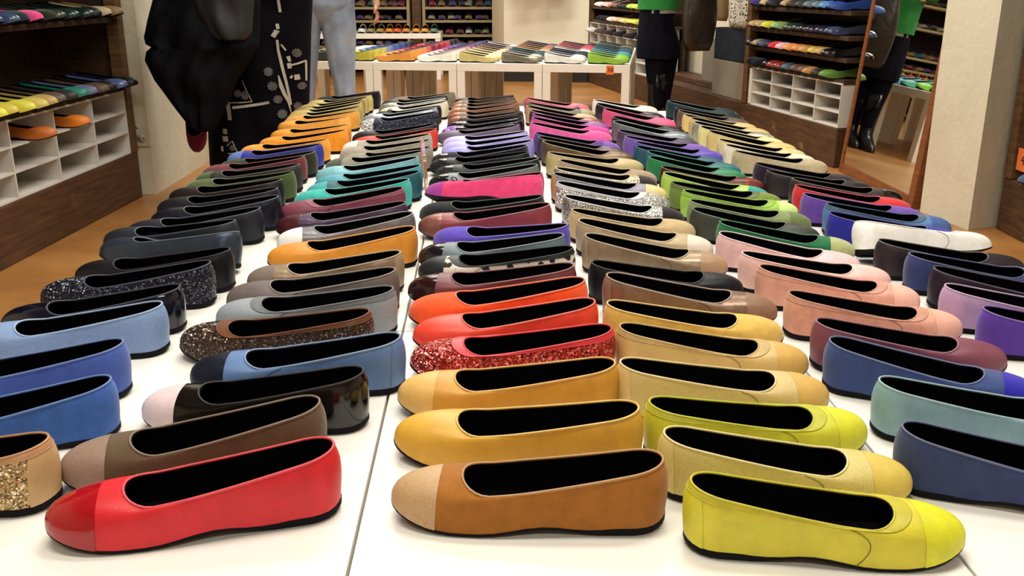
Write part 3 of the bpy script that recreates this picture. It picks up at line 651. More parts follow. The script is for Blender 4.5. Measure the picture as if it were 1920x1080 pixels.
# bench / plinth of the alcove
t = frame_obj('alcove_bench', 'low brown wooden bench in the alcove under the hanging bags', 'bench', RB, RANG)
link('plinth', box(1.25, 2.96, -.34, 0, 0, .21, .006), M['plinthwood'], t); link('top', box(1.80, 2.96, -.34, -.13, .211, .25, .004), M['plinthwood'], t)
def shelf_shoes(org, ang, side, z, x0, step, cols, over, group, lab, alt=0):
    d = Vector((cos(ang), sin(ang), 0)); inn = Vector((-sin(ang) * side, cos(ang) * side, 0))
    for i, (kd, hx, nm) in enumerate(cols):
        if kd == '-': continue
        ov = over + random.uniform(-.012, .012)
        p = Vector((org[0], org[1], 0)) + d * (x0 + i * step) + inn * (SL - ov)
        a = math.atan2(-inn.y, -inn.x) + random.uniform(-.02, .02)
        nb = cols[i-1][2] if i else cols[1][2]
        make_shoe((p.x, p.y, z + .0005), a, 1.0, kd, hx, None, '', lab % (nm, nb), group, False)
LS1 = [('l', 'd8cc3c', 'yellow'), ('l', 'e0dc48', 'lemon yellow'), ('l', 'd0c04c', 'bright yellow'), ('l', 'd8d24a', 'lime yellow'), ('l', 'cdbc5c', 'pale mustard'), ('l', 'b89c5c', 'tan'),
       ('l', '5c4c40', 'brown'), ('l', '44403c', 'charcoal'), ('l', '1f7c6c', 'teal green'), ('l', '5c6c8c', 'steel blue'), ('l', '5c4434', 'dark brown'), ('l', '2c2420', 'black brown'), ('p', '4c5c94', 'shiny blue'), ('l', '14141c', 'black')]
shelf_shoes(LA, LANG, 1, .505, 1.27, .0862, LS1, .075, 'flats on the lower left shelf', '%s flat beside the %s flat on lower left shelf')
LS2 = [('l', '3c4c64', 'slate blue'), ('p', '34466c', 'navy blue'), ('p', '3c5070', 'steel navy'), ('s', '2c4450', 'dark teal'), ('s', 'e0508c', 'bright pink'), ('s', '3c4438', 'dark olive'), ('p', '44503c', 'glossy olive'), ('p', '2c443c', 'glossy green'), ('p', '1c3434', 'bottle green'), ('l', '20282c', 'black green'), ('l', 'b4a480', 'beige'), ('l', '84683c', 'tan brown')]
shelf_shoes(LA, LANG, 1, .80, 1.38, .092, LS2, .045, 'flats on the upper left shelf', '%s flat beside the %s flat on upper left shelf')
LS3 = [('l', 'b8642c', 'rust orange'), ('-', '', ''), ('l', 'e0802c', 'bright orange')]
d = Vector((cos(LANG), sin(LANG), 0)); inn = Vector((-sin(LANG), cos(LANG), 0))
for (s_, z_, ov, hx, nm, n2) in ((1.64, .399, .085, 'c06a2c', 'rust orange', 'lower'), (1.95, .399, .065, 'e4822a', 'bright orange', 'upper')):
    p = Vector((LA[0], LA[1], 0)) + d * s_ + inn * (SL - ov)
    make_shoe((p.x, p.y, z_), math.atan2(-inn.y, -inn.x), 1.0, 'l', hx, None, '', '%s leather flat sticking out of a white pigeonhole' % nm, 'flats in the pigeonholes', False)
def rs(z, x0, step, over, cols, what, grp): shelf_shoes(RB, RANG, -1, z, x0, step, cols, over, grp, '%s flat beside the %s flat on ' + what)
R0 = [('l', '2c4c9c', 'royal blue'), ('l', '4c8ccc', 'sky blue'), ('l', '64747c', 'grey blue'), ('l', '5c6874', 'slate'), ('l', '48504c', 'dark grey'), ('l', '4c3c38', 'brown'), ('l', 'a88c64', 'camel'), ('-', '', ''), ('l', '303440', 'charcoal navy'), ('l', 'b49c6c', 'sand'), ('s', '3c3478', 'violet')]
rs(.80, .20, .09, .05, R0, 'top mirror-side shelf', 'flats on the top shelf by the mirror')
R1 = [('p', '3c4468', 'shiny indigo'), ('p', '2c2c50', 'shiny navy'), ('p', '30243c', 'shiny plum'), ('p', '241c30', 'shiny black'), ('p', '2c3434', 'shiny dark green'), ('p', '3c5040', 'shiny green'), ('l', '6c8c50', 'moss green'), ('l', '90b060', 'light green'), ('l', 'c4c834', 'yellow green'), ('l', 'a48c60', 'fawn'), ('l', 'a89060', 'sandy tan')]
rs(.675, .20, .09, .06, R1, 'third mirror-side shelf', 'flats on the third shelf by the mirror')
R2 = [('p', '1c181c', 'shiny black'), ('l', 'b89858', 'golden tan'), ('l', 'c8b050', 'mustard'), ('l', 'bc8c4c', 'ochre'), ('l', 'd0803c', 'orange'), ('l', 'd88c4c', 'apricot'), ('l', 'd8a8b8', 'pale pink'), ('s', 'cc2c3c', 'red'), ('l', '3c303c', 'dark plum'), ('l', '34405c', 'navy'), ('l', '948464', 'khaki'), ('p', '2c2024', 'dark wine')]
rs(.565, .19, .086, .06, R2, 'second mirror-side shelf', 'flats on the second shelf by the mirror')
R3 = [('l', '5c8434', 'leaf green'), ('l', '403830', 'dark brown'), ('l', 'a87c40', 'caramel'), ('l', '6c4838', 'chestnut'), ('l', '5c4034', 'brown'), ('l', '3c5464', 'petrol'), ('p', '7c2c28', 'shiny red brown'), ('p', '8c2c2c', 'shiny dark red'), ('p', '1c1c2c', 'shiny navy'), ('s', '202038', 'midnight'), ('s', '1c1c28', 'ink blue')]
rs(.455, .20, .09, .05, R3, 'lowest mirror-side shelf', 'flats on the lowest shelf by the mirror')
def ra(z, x0, step, over, cols, what, grp): shelf_shoes(RAo, RANG, -1, z, x0, step, cols, over, grp, '%s flat beside the %s flat on ' + what)
ra(.72, .35, .125, .06, [('l', 'c8d850', 'lime'), ('l', 'b0d048', 'light lime'), ('l', '2c302c', 'black'), ('l', '3c3834', 'dark grey'), ('l', '6c4c40', 'brown'), ('l', 'b87868', 'rose'), ('l', 'd8b8a8', 'pale pink'), ('l', 'e0d4c8', 'ivory'), ('l', 'e8e0d8', 'white')], 'top shelf behind green top', 'flats on the top shelf behind the green top')
ra(.60, .35, .125, .06, [('l', 'e0d848', 'yellow'), ('l', 'd8d060', 'pale yellow'), ('l', 'd8c87c', 'buttercream'), ('l', 'c89c60', 'tan'), ('l', 'd0b49c', 'peach'), ('l', 'd8c8c0', 'blush white'), ('s', '2c2430', 'black'), ('s', '342c38', 'plum'), ('s', '2c2830', 'charcoal')], 'middle shelf behind green top', 'flats on the middle shelf behind the green top')
ra(.484, .20, .28, .075, [('s', '302834', 'dark plum'), ('s', '3c3438', 'brown black'), ('s', '34303c', 'slate plum'), ('s', '4c4048', 'mauve grey'), ('s', '54484c', 'grey brown'), ('l', 'd8d0d0', 'pearl white')], 'low shelf behind green top', 'flats on the low shelf behind the green top')
make_shoe((2.272, 3.515, .2105), pi + .04, 1.0, 's', '4c6484', None, '', 'grey blue suede flat on plinth right of the white pillar', 'flat on the far right shelf', False)
size_tag((2.050, 3.555, .296), math.radians(-92.4), .12, .085, '42', 'large orange tag reading 42 on the shelf by the white pillar')

# ------------------------------------------------------------------ mirror
t = thing('leaning_mirror', 'tall brown framed mirror leaning beside the white pillar', 'mirror', (1.856, 4.035, 0))
t.rotation_euler = (0, math.radians(5.3), math.radians(.5)); MH, MW = 2.0, .88
for nm_, a in (('frame_side', (0, .075, 0, .055, 0, MH)), ('frame_side', (0, .03, MW - .03, MW, 0, MH)), ('frame_bottom', (0, .03, .056, MW - .031, 0, .05)), ('frame_top', (0, .03, .056, MW - .031, MH - .05, MH))):
    link(nm_, box(*a, .004), M['framewood'], t)
link('glass', box(.006, .010, .056, MW - .031, .051, MH - .051), plain('mirror_silver', 'e6e8e2', .015, 1), t)
link('backing_board', box(.012, .02, .056, MW - .031, .051, MH - .051), M['darkwood'], t)

# ------------------------------------------------------------------ socket and cable
t = thing('wall_socket', 'square white power socket low on the left pillar', 'socket', ((-1.5615, 4.4380, 0.2644)))
link('plate', box(-.036, .036, -.010, 0, -.04, .04, .003), plain('socket_plastic', 'c9c2ae', .4), t)
rc = link('recess', tube([(.0, -.0105, 0), (.0, -.0135, 0)], .021, 20), plain('socket_ring', 'bcb5a2', .4), t)
for dx in (-.0085, .0085): link('pin_hole', tube([(dx, -.0135, 0), (dx, -.0142, 0)], .0032, 10), M['lining'], rc)
tag(link('power_cable', tube([(-1.6141, 4.4380, 0.3686), (-1.6046, 4.4380, 0.3276), (-1.5829, 4.4380, 0.3082), (-1.5659, 4.4380, 0.2887)], .0035, 6), plain('grey_cable', '5c5448', .6)), 'thin dark cable running down to the wall socket', 'cable')

# ------------------------------------------------------------------ back of the shop
t = thing('white_table', 'low white table with strapped flats in front of the back rack', 'table', (-1.2237, 9.9013, 0), group='table by the back rack')
link('tabletop', box(-.55, .80, 0, .55, .40, .45, .002), M['table'], t)
for x in (-.52, .77):
    for y in (.03, .52): link('leg', box(x - .025, x + .025, y - .025, y + .025, 0, .40), M['table'], t)
strap = tube([(.06, -.028, .05), (.05, -.02, .07), (.045, 0, .082), (.05, .02, .07), (.06, .028, .05)], .004, 6, flat=.5)
for i, (px, hx, nm, kd) in enumerate([(676, 'e8e8e4', 'white', 'l'), (693, '9a8c68', 'khaki', 'l'), (711, 'a88850', 'olive gold', 'l'), (727, 'e09030', 'orange', 'l'), (743, 'e06838', 'coral orange', 'l'), (759, 'd09048', 'caramel', 'l'), (777, 'e8a040', 'amber', 'l'), (794, 'e0a048', 'golden', 'l'), (811, '6c8c68', 'sage green', 'l')]):
    p = t.location + Vector(((px - 675) * .00535, .29, .4505))
    s_ = make_shoe((p.x, p.y, p.z), -pi/2 + random.uniform(-.02, .02), 1.0, kd, hx, None, '', '%s flat with ankle strap on the white back table' % nm, 'strapped flats by the back rack', False, name='strapped_flat')
    link('strap', strap, mat(kd, hx), s_)
def rack(label, x0, x1, yy, levels):
    t = thing('shoe_rack', label, 'rack', (x0, yy, 0))
    w = x1 - x0
    link('back_panel', box(0, w, .34, .36, 0, 2.2), plain('rack_back', '2a2026', .9), t)
    for x in (0, w - .03): link('post', box(x, x + .03, 0, .34, 0, 2.2), M['rackwood'], t)
    for z in levels: link('shelf_board', box(.031, w - .031, 0, .339, z - .025, z), M['rackwood'], t)
    return t
XR0, XR1, XR2, XR3, YR = -1.9300, -0.7886, -0.6513, 0.1691, 10.750
LV = [.06, .28, 0.3954, 0.5455, 0.6834, 1.0, 1.25, 1.5, 1.75, 2.0]
rack('dark shoe rack with pale boards behind the jeans wearer', XR0, XR1, YR, LV); rack('dark shoe rack with pale boards left of the white column', XR2, XR3, YR, LV)
tag(link('wall_post', box(XR1 + .02, XR2 - .02, YR + .1, YR + .2, 0, 2.7), M['postwood']), None, None, None, 'structure').name = 'trim_1'
# countless small shoes on the back racks
bm = bmesh.new(); base = SM['upper']; cols_ = ['c8c4c0', '7a2c50', '8c3038', '4c3c78', '8c7040', '2c5a6c', '3c3440', '9a9080', '56407c', '2c2830', '3c4a38', '6a4038']
mats = [mat('s', h) for h in cols_] + [M['sole']]
me = bpy.data.meshes.new('rack_shoes')
verts, faces, mi = [], [], []
bv = [v.co.copy() for v in base.vertices]; bf = [tuple(p.vertices) for p in base.polygons]
sv = [v.co.copy() for v in SM['sole'].vertices]; sf = [tuple(p.vertices) for p in SM['sole'].polygons]
for (a, b) in ((XR0, XR1), (XR2, XR3)):
    for z in LV[1:9]:
        x = a + .09
        while x < b - .08:
            q = Matrix.Translation((x, YR + .29, z + .001)) @ Matrix.Rotation(-pi/2 + random.uniform(-.1, .1), 4, 'Z'); n0 = len(verts); c = random.randrange(len(cols_))
            verts += [tuple(q @ v) for v in bv]; faces += [tuple(i + n0 for i in f) for f in bf]; mi += [c] * len(bf); n0 = len(verts)
            verts += [tuple(q @ v) for v in sv]; faces += [tuple(i + n0 for i in f) for f in sf]; mi += [len(cols_)] * len(sf)
            x += random.uniform(.088, .12)
me.from_pydata(verts, [], faces)
for m_ in mats: me.materials.append(m_)
me.polygons.foreach_set('material_index', mi); me.shade_smooth()
o = bpy.data.objects.new('rack_shoes', me); COL.objects.link(o); tag(o, 'crowded small shoes on the dark racks along the back wall', 'shoes', kind='stuff')
bm.free()

# ------------------------------------------------------------------ hanging bags
def pouch(name, label, loc, rz, w, d, h, m, cat='bag', group=None, strapcol=None, sag=.12, drop=1.2):
    t = thing(name, label, cat, loc, rz, group); rr = []
    for j in range(13):
        f = j / 12; z = h * f; wd = w / 2 * (1 - sag + sag * sin(pi * min(1, f * 1.1 + .08))) * (1 if f > .08 else .9); dd = d / 2 * (.35 + .65 * sin(pi * min(1, .15 + f * .78)))
        rr.append([(wd * (abs(cos(a)) ** .5) * (1 if cos(a) > 0 else -1), dd * (abs(sin(a)) ** .7) * (1 if sin(a) > 0 else -1) * (1 + .08 * sin(5 * a + 7 * f)), z) for a in [2*pi*i/28 for i in range(28)]])
    link('body', ringmesh(rr), m, t)
    s = link('strap', tube([(-w * .33, 0, h - .01), (-w * .2, 0, h + drop * .5), (0, 0, h + drop), (w * .2, 0, h + drop * .5), (w * .33, 0, h - .01)], .008, 8, .5), strapcol or m, t)
    return t
def RBp(s, n, z=0): return (RB[0] - .1776 * s + .984 * n, RB[1] + .984 * s + .1776 * n, z)
M['leopard'] = mat('f', 'd8d0c0')
pouch('shoulder_bag', 'tan canvas shoulder bag hanging in the alcove beside leopard bag', RBp(1.70, .02, .695), RANG, .22, .06, .36, mat('s', '8a7240'), drop=.5)
pouch('shoulder_bag', 'leopard print bag hanging by the wooden post', RBp(1.415, .02, .665), RANG, .28, .05, .40, M['leopard'], drop=.5)
t = thing('storage_box', 'dark blue fabric box in the alcove under the leopard bag', 'box', RBp(1.52, .10, .2115), RANG)
link('body', box(-.25, .25, -.08, .08, .235, .44, .008), plain('dark_denim', '2c3038', .9, var=.2, vs=20), t); link('stand', box(-.25, .25, -.078, .078, 0, .234, .003), plain('grey_board', '8c8272', .85, var=.1), t)
t = thing('storage_box', 'grey cardboard panel box behind the green top woman', 'box', RBp(2.05, .24, .2505), RANG)
link('body', box(-.22, .22, -.09, .09, 0, .30, .003), plain('grey_board_2', '7c7466', .85, var=.1), t); link('lid', box(-.225, .225, -.095, .095, .301, .33, .002), plain('cream_lid', 'b0a684', .85), t)
# three long pouches on the column, seen in the mirror
zt = NT('zebra'); wv = zt.n('ShaderNodeTexWave'); wv.inputs['Scale'].default_value = 14; wv.inputs['Distortion'].default_value = 7; zt.l(zt.tc.outputs['Object'], wv.inputs['Vector'])
zr = zt.ramp(wv.outputs['Fac'], [(.45, (.01, .01, .01, 1)), (.55, (.75, .72, .65, 1))]); zt.l(zr.outputs[0], zt.b.inputs['Base Color']); zt.set(Roughness=.6)
for i, (m_, lb) in enumerate(((zt.m, 'zebra striped'), (mat('l', 'b02c28'), 'red leather'), (mat('l', 'e0d4c4'), 'white leather'))):
    pouch('hanging_pouch', lb + ' long bag hanging on the white column, seen in mirror', (0.2733 + .20 * i, 9.3908, .84 - .01 * i), -.05, .15, .06, .62, m_, drop=.35, group='long bags on the column')

# ------------------------------------------------------------------ people
def skin_body(parent, J, E, R, m, fingers=()):
    me = bpy.data.meshes.new('body'); keys = list(J); me.from_pydata([J[k] for k in keys], [(keys.index(a), keys.index(b)) for a, b in E], [])
    o = bpy.data.objects.new('b', me); COL.objects.link(o)
    md = o.modifiers.new('s', 'SKIN'); md.use_smooth_shade = True
    for i, k in enumerate(keys):
        v = me.skin_vertices[0].data[i]; v.radius = R[k] if isinstance(R[k], tuple) else (R[k], R[k]); v.use_root = (k == 'pelvis')
    ss = o.modifiers.new('d', 'SUBSURF'); ss.levels = 2; ss.render_levels = 2
    dg = bpy.context.evaluated_depsgraph_get(); m2 = bpy.data.meshes.new_from_object(o.evaluated_get(dg)); bpy.data.objects.remove(o)
    bm = bmesh.new(); bm.from_mesh(m2)
    for pts, r in fingers: addtube(bm, pts, r, 8)
    bm.to_mesh(m2); bm.free(); m2.materials.clear(); m2.shade_smooth()
    return link('body', m2, m, parent)
SKIN = plain('skin', 'd2a184', .55, var=.05, vs=15)
def human(root, arms, hairm, legs=((.09, 0), (-.09, 0))):
    (lx, ly), (rx, ry) = legs
    # local frame: faces -y, up z
    J = dict(pelvis=(0, 0, .93), waist=(0, .005, 1.05), chest=(0, .0, 1.24), neckb=(0, .015, 1.40), neck=(0, .0, 1.46), jaw=(0, -.022, 1.51), head=(0, -.005, 1.57), crown=(0, .0, 1.63), nose=(0, -.105, 1.555),
             hipL=(lx * .9, ly, .84), kneeL=(lx, ly - .01, .48), ankL=(lx, ly + .02, .09), toeL=(lx, ly - .12, .03), hipR=(rx * .9, ry, .84), kneeR=(rx, ry - .01, .48), ankR=(rx, ry + .02, .09), toeR=(rx, ry - .12, .03),
             shL=(.165, .01, 1.36), shR=(-.165, .01, 1.36), elL=arms[0][0], wrL=arms[0][1], paL=arms[0][2], elR=arms[1][0], wrR=arms[1][1], paR=arms[1][2])
    E = [('pelvis', 'waist'), ('waist', 'chest'), ('chest', 'neckb'), ('neckb', 'neck'), ('neck', 'jaw'), ('jaw', 'head'), ('head', 'crown'), ('head', 'nose'), ('pelvis', 'hipL'), ('hipL', 'kneeL'), ('kneeL', 'ankL'), ('ankL', 'toeL'), ('pelvis', 'hipR'), ('hipR', 'kneeR'), ('kneeR', 'ankR'), ('ankR', 'toeR'),
         ('neckb', 'shL'), ('shL', 'elL'), ('elL', 'wrL'), ('wrL', 'paL'), ('neckb', 'shR'), ('shR', 'elR'), ('elR', 'wrR'), ('wrR', 'paR')]
    R = dict(pelvis=(.10, .08), waist=(.11, .085), chest=(.12, .09), neckb=.07, neck=.05, jaw=.06, head=(.082, .098), crown=(.06, .072), nose=.012, hipL=.05, kneeL=.034, ankL=.024, toeL=.022, hipR=.05, kneeR=.034, ankR=.024, toeR=.022,
             shL=.055, shR=.055, elL=.038, wrL=.026, paL=(.036, .018), elR=.038, wrR=.026, paR=(.036, .018))
    F = []
    for (el, wr, pa), sgn in ((arms[0], 1), (arms[1], -1)):
        d = (Vector(pa) - Vector(wr)).normalized(); sd = d.cross(Vector((sgn, 0, 0)))
        sd = sd.normalized() if sd.length > .2 else Vector((0, -1, 0)); nn = d.cross(sd)
        for k2 in range(4):
            b = Vector(pa) + sd * (.026 - .0175 * k2) + d * .015; ln = (.068, .076, .072, .056)[k2]
            F.append(([b, b + d * ln * .45, b + d * ln * .75 + nn * .010, b + d * ln * .92 + nn * .024], [.0088, .0084, .0076, .006]))
        b = Vector(pa) + sd * .022 - d * .02; F.append(([b, b + sd * .022 + d * .022, b + sd * .028 + d * .05 + nn * .01], [.0105, .0095, .007]))
    skin_body(root, J, E, R, SKIN, F)
    for s in (-1, 1):
        bm = bmesh.new(); bmesh.ops.create_uvsphere(bm, u_segments=12, v_segments=8, radius=.013); link('eye', fin(bm, True), plain('eye', 'f0ece6', .2), root).location = (s * .032, -.083, 1.585)
        bm = bmesh.new(); bmesh.ops.create_uvsphere(bm, u_segments=10, v_segments=8, radius=.02); o = link('ear', fin(bm, True), SKIN, root); o.location = (s * .085, .01, 1.565); o.scale = (.4, .8, 1.4)
    link('mouth', tube([(-.024, -.083, 1.512), (0, -.092, 1.509), (.024, -.083, 1.512)], .006, 6), plain('lips', 'a85a50', .5), root)
    rr = []
    for j in range(11):
        f = j / 10; z = 1.38 + .34 * f; w = (.06 + .05 * sin(pi * min(1, .22 + f * .78)))* (1 if f < .75 else sqrt(max(.02, 1 - ((f - .75) / .26) ** 2)))
        yc = .045 - .02 * f if f < .62 else .018; dd = w * (.75 if f < .62 else 1.1)
        rr.append([(w * cos(a) * 1.02, yc + dd * sin(a) + (.02 if f < .62 else 0), z) for a in [2*pi*i/20 for i in range(20)]])
    link('hair', ringmesh(rr), hairm, root)
def folds(a, z, s=1): return 1 + .018 * s * sin(7 * a + 9 * z) + .014 * s * sin(13 * a - 17 * z) + .012 * s * sin(31 * z + 2 * a)
def garment(rows, depth, n=36, fs=1.0, yoff=0.0):
    # rows: (xl, xr, y, z) in the root's local frame
    rr = []
    for i, (xl, xr, y, z) in enumerate(rows):
        c, w = (xl + xr) / 2, (xr - xl) / 2; d = depth if not isinstance(depth, (list, tuple)) else depth[i]
        rr.append([(c + w * cos(a), y + yoff + d * sin(a) * folds(a, z, fs * 2), z) for a in [2*pi*k/n for k in range(n)]])
    return rr
def dense(rows, k=4):
    out = []
    for a, b in zip(rows, rows[1:]):
        for j in range(k): f = j / k; out.append(tuple(p + (q - p) * f for p, q in zip(a, b)))
    out.append(rows[-1]); return out
def sleeves(bm, arms, r0=.075, r1=.045):
    for (el, wr, pa), s in ((arms[0], 1), (arms[1], -1)):
        sh = Vector((s * .165, .01, 1.36)); e = Vector(el); w = Vector(wr)
        pts = [sh + Vector((-s * .05, 0, .01))] + [sh + (e - sh) * f for f in (0, .35, .7)] + [e] + [e + (w - e) * f for f in (.3, .65, .97)]
        addtube(bm, pts, [r0, r0 * 1.02, r0 * .95, r0 * .88, r0 * .84, r0 * .8, r0 * .72, r1], 16)
# --- person in the black floral skirt
PX, PY = -1.0325, 4.6200
arms1 = [((.22, .02, 1.10), (.20, -.13, .98), (.19, -.19, .975)), ((-.23, .0, 1.10), (-.29, -.19, 1.02), (-.30, -.25, 1.01))]
P1 = thing('person', 'person in long black floral skirt carrying a black coat by the pillar', 'person', (PX, PY, 0))
human(P1, arms1, plain('brown_hair', '3a2618', .6))
SKB = plain('black_cloth', '0e0d14', .85, var=.2, vs=20)
sk = [(-1.219, -0.767, 1.003), (-1.232, -0.781, 0.864), (-1.250, -0.797, 0.722), (-1.273, -0.809, 0.577), (-1.295, -0.825, 0.405), (-1.309, -0.827, 0.254), (-1.316, -0.817, 0.126), (-1.316, -0.795, 0.069)]
srows = dense([(a - PX, b - PX, 0, z) for (a, b, z) in sk], 5)
SKO = link('skirt', ringmesh(garment(srows, .17, 64, 1.4), False, False), SKB, P1)
def skirt_pt(px_x, z):
    for (l1, r1, _, z1), (l2, r2, _, z2) in zip(srows, srows[1:]):
        if min(z1, z2) <= z <= max(z1, z2) or z >= srows[0][3] or z <= srows[-1][3]:
            f = (z - z1) / (z2 - z1) if z2 != z1 else 0; f = min(1, max(0, f)); xl, xr = l1 + (l2 - l1) * f, r1 + (r2 - r1) * f
            c, w = (xl + xr) / 2, (xr - xl) / 2; q = max(-.97, min(.97, (px_x - PX - c) / w)); a = -math.acos(q)
            return Vector((px_x - PX, .17 * sin(a) * folds(a, z, 2.8) - .009, z))
def ribbon(bm, pts, w):
    vs = []
    k = len(pts)
    for i, (x, z) in enumerate(pts):
        x0, z0 = pts[max(0, i-1)]; x1, z1 = pts[min(k-1, i+1)]; dx, dz = x1 - x0, z1 - z0; L = sqrt(dx*dx + dz*dz) or 1; ww = w[i] if isinstance(w, list) else w
        a = skirt_pt(x - dz / L * ww, z + dx / L * ww); b = skirt_pt(x + dz / L * ww, z - dx / L * ww); vs.append((bm.verts.new(a), bm.verts.new(b)))
    for (a, b), (c, d) in zip(vs, vs[1:]): bm.faces.new((a, b, d, c))
PRW = plain('white_print', 'b8b4a8', .9); PRG = plain('grey_print', '5a5658', .9, var=.3, vs=60)
for pts, w in [([(-0.924, 0.695), (-0.923, 0.648), (-0.912, 0.581), (-0.900, 0.506), (-0.893, 0.451), (-0.890, 0.403)], 0.006), ([(-0.928, 0.540), (-0.922, 0.492), (-0.911, 0.451), (-0.898, 0.420), (-0.889, 0.364)], [0.002, 0.008, 0.008, 0.005, 0.001]), ([(-1.144, 0.397), (-1.088, 0.403), (-1.032, 0.410), (-0.975, 0.421)], 0.006), ([(-1.172, 0.473), (-1.169, 0.431), (-1.162, 0.390), (-1.160, 0.341)], 0.01), ([(-0.874, 0.582), (-0.846, 0.588), (-0.816, 0.598)], 0.004), ([(-0.818, 0.594), (-0.820, 0.547), (-0.822, 0.506)], 0.0035), ([(-0.904, 0.866), (-0.903, 0.840), (-0.902, 0.814)], 0.006), ([(-0.940, 0.708), (-0.925, 0.732), (-0.915, 0.725)], 0.01), ([(-0.919, 0.765), (-0.917, 0.753), (-0.916, 0.742)], 0.007), ([(-1.228, 0.394), (-1.209, 0.404), (-1.210, 0.432)], 0.003), ([(-1.206, 0.285), (-1.194, 0.285), (-1.182, 0.285)], 0.012), ([(-1.210, 0.250), (-1.194, 0.252), (-1.178, 0.253)], 0.012), ([(-1.223, 0.204), (-1.216, 0.204), (-1.209, 0.204)], 0.012), ([(-0.889, 0.608), (-0.882, 0.610), (-0.875, 0.611)], 0.012), ([(-0.891, 0.578), (-0.883, 0.579), (-0.874, 0.580)], 0.012), ([(-0.864, 0.527), (-0.853, 0.527), (-0.843, 0.528)], 0.012), ([(-0.881, 0.523), (-0.877, 0.529), (-0.872, 0.535)], 0.005), ([(-1.092, 0.520), (-1.074, 0.472), (-1.055, 0.424)], 0.002), ([(-1.156, 0.418), (-1.106, 0.420), (-1.055, 0.423)], 0.002), ([(-1.188, 0.221), (-1.157, 0.246), (-1.137, 0.193)], 0.0025), ([(-1.184, 0.186), (-1.161, 0.189), (-1.138, 0.191)], 0.0025), ([(-0.908, 0.675), (-0.899, 0.662), (-0.890, 0.648)], 0.004)]:
    bm = bmesh.new(); ribbon(bm, pts, w); link('print_stroke', fin(bm), PRW, SKO)
def flower(bm, x, z, r, n=9):
    c = bm.verts.new(skirt_pt(x, z)); ring = []
    for i in range(n * 2):
        a = pi * i / n; rr_ = r if i % 2 else r * .78; ring.append(bm.verts.new(skirt_pt(x + rr_ * cos(a), z + rr_ * sin(a))))
    for i in range(n * 2): bm.faces.new((c, ring[i], ring[(i + 1) % (n * 2)]))
for x, z, r in [(-0.848, 0.635, 0.022), (-0.969, 0.557, 0.022), (-0.956, 0.493, 0.023), (-0.839, 0.485, 0.019), (-0.940, 0.431, 0.021), (-0.925, 0.365, 0.023), (-0.862, 0.396, 0.019), (-1.118, 0.459, 0.019), (-1.084, 0.452, 0.022), (-1.160, 0.214, 0.016), (-0.928, 0.728, 0.013)]:
    bm = bmesh.new(); flower(bm, x, z, r); link('print_flower', fin(bm), PRG, SKO)
bm = bmesh.new(); jr = dense([(-.215, .215, 0, .90), (-.21, .21, 0, .95), (-.185, .185, 0, 1.08), (-.20, .20, 0, 1.25), (-.17, .17, .01, 1.38), (-.08, .08, .012, 1.435)], 4)
addrings(bm, garment(jr, [.20 - .09 * i / len(jr) for i in range(len(jr))], 36, .8), False, False); sleeves(bm, arms1)
link('jacket', fin(bm, True), plain('charcoal_jacket', '1c1d24', .7, var=.2, vs=25), P1)
for s in (-1, 1): o = link('shoe', SM['upper'], mat('l', '1a181c'), P1); o.location = (s * .09, .10, .0); o.rotation_euler = (0, 0, -pi/2)
# coat carried on the arm
ct = thing('draped_coat', 'bulky black coat draped over an arm beside the floral skirt', 'coat', (PX, 4.28, 0))
cr = dense([(a - PX, b - PX, 0, z) for (a, b, z) in [(-1.348, -0.972, 1.019), (-1.394, -0.944, 0.870), (-1.428, -0.951, 0.783), (-1.449, -0.960, 0.717), (-1.444, -0.962, 0.690), (-1.420, -0.968, 0.677), (-1.443, -0.979, 0.659), (-1.453, -1.004, 0.623), (-1.422, -1.067, 0.537), (-1.353, -1.122, 0.434), (-1.297, -1.166, 0.353), (-1.258, -1.188, 0.323)]], 3)
link('coat_body', ringmesh(garment(cr, [.055 + .075 * sin(pi * (i + 3) / (len(cr) + 6)) for i in range(len(cr))], 56, 4.0)), plain('black_padding', '0f1016', .75, var=.3, vs=18), ct)
fl = dense([(a - PX, b - PX, -.06, z) for (a, b, z) in [(-1.182, -0.938, 1.020), (-1.204, -0.957, 0.870), (-1.192, -0.967, 0.804), (-1.162, -0.976, 0.743), (-1.122, -0.997, 0.712)]], 4)
link('lining_flap', ringmesh(garment(fl, .075, 32, 3.0)), plain('grey_nylon', '1e2024', .6, var=.2, vs=10), ct)
hb = make_shoe((-1.2989, 4.3950, 0.4967), math.radians(20), 1.0, 's', '6a1c3c', None, '', 'maroon suede flat held hanging down beside the black coat', 'shoe held in the hand', True)
hb.rotation_euler = Matrix(((0, 1, 0), (0, 0, -1), (-1, 0, 0))).to_euler(); hb.scale = (1.1, 1.1, 1.1)
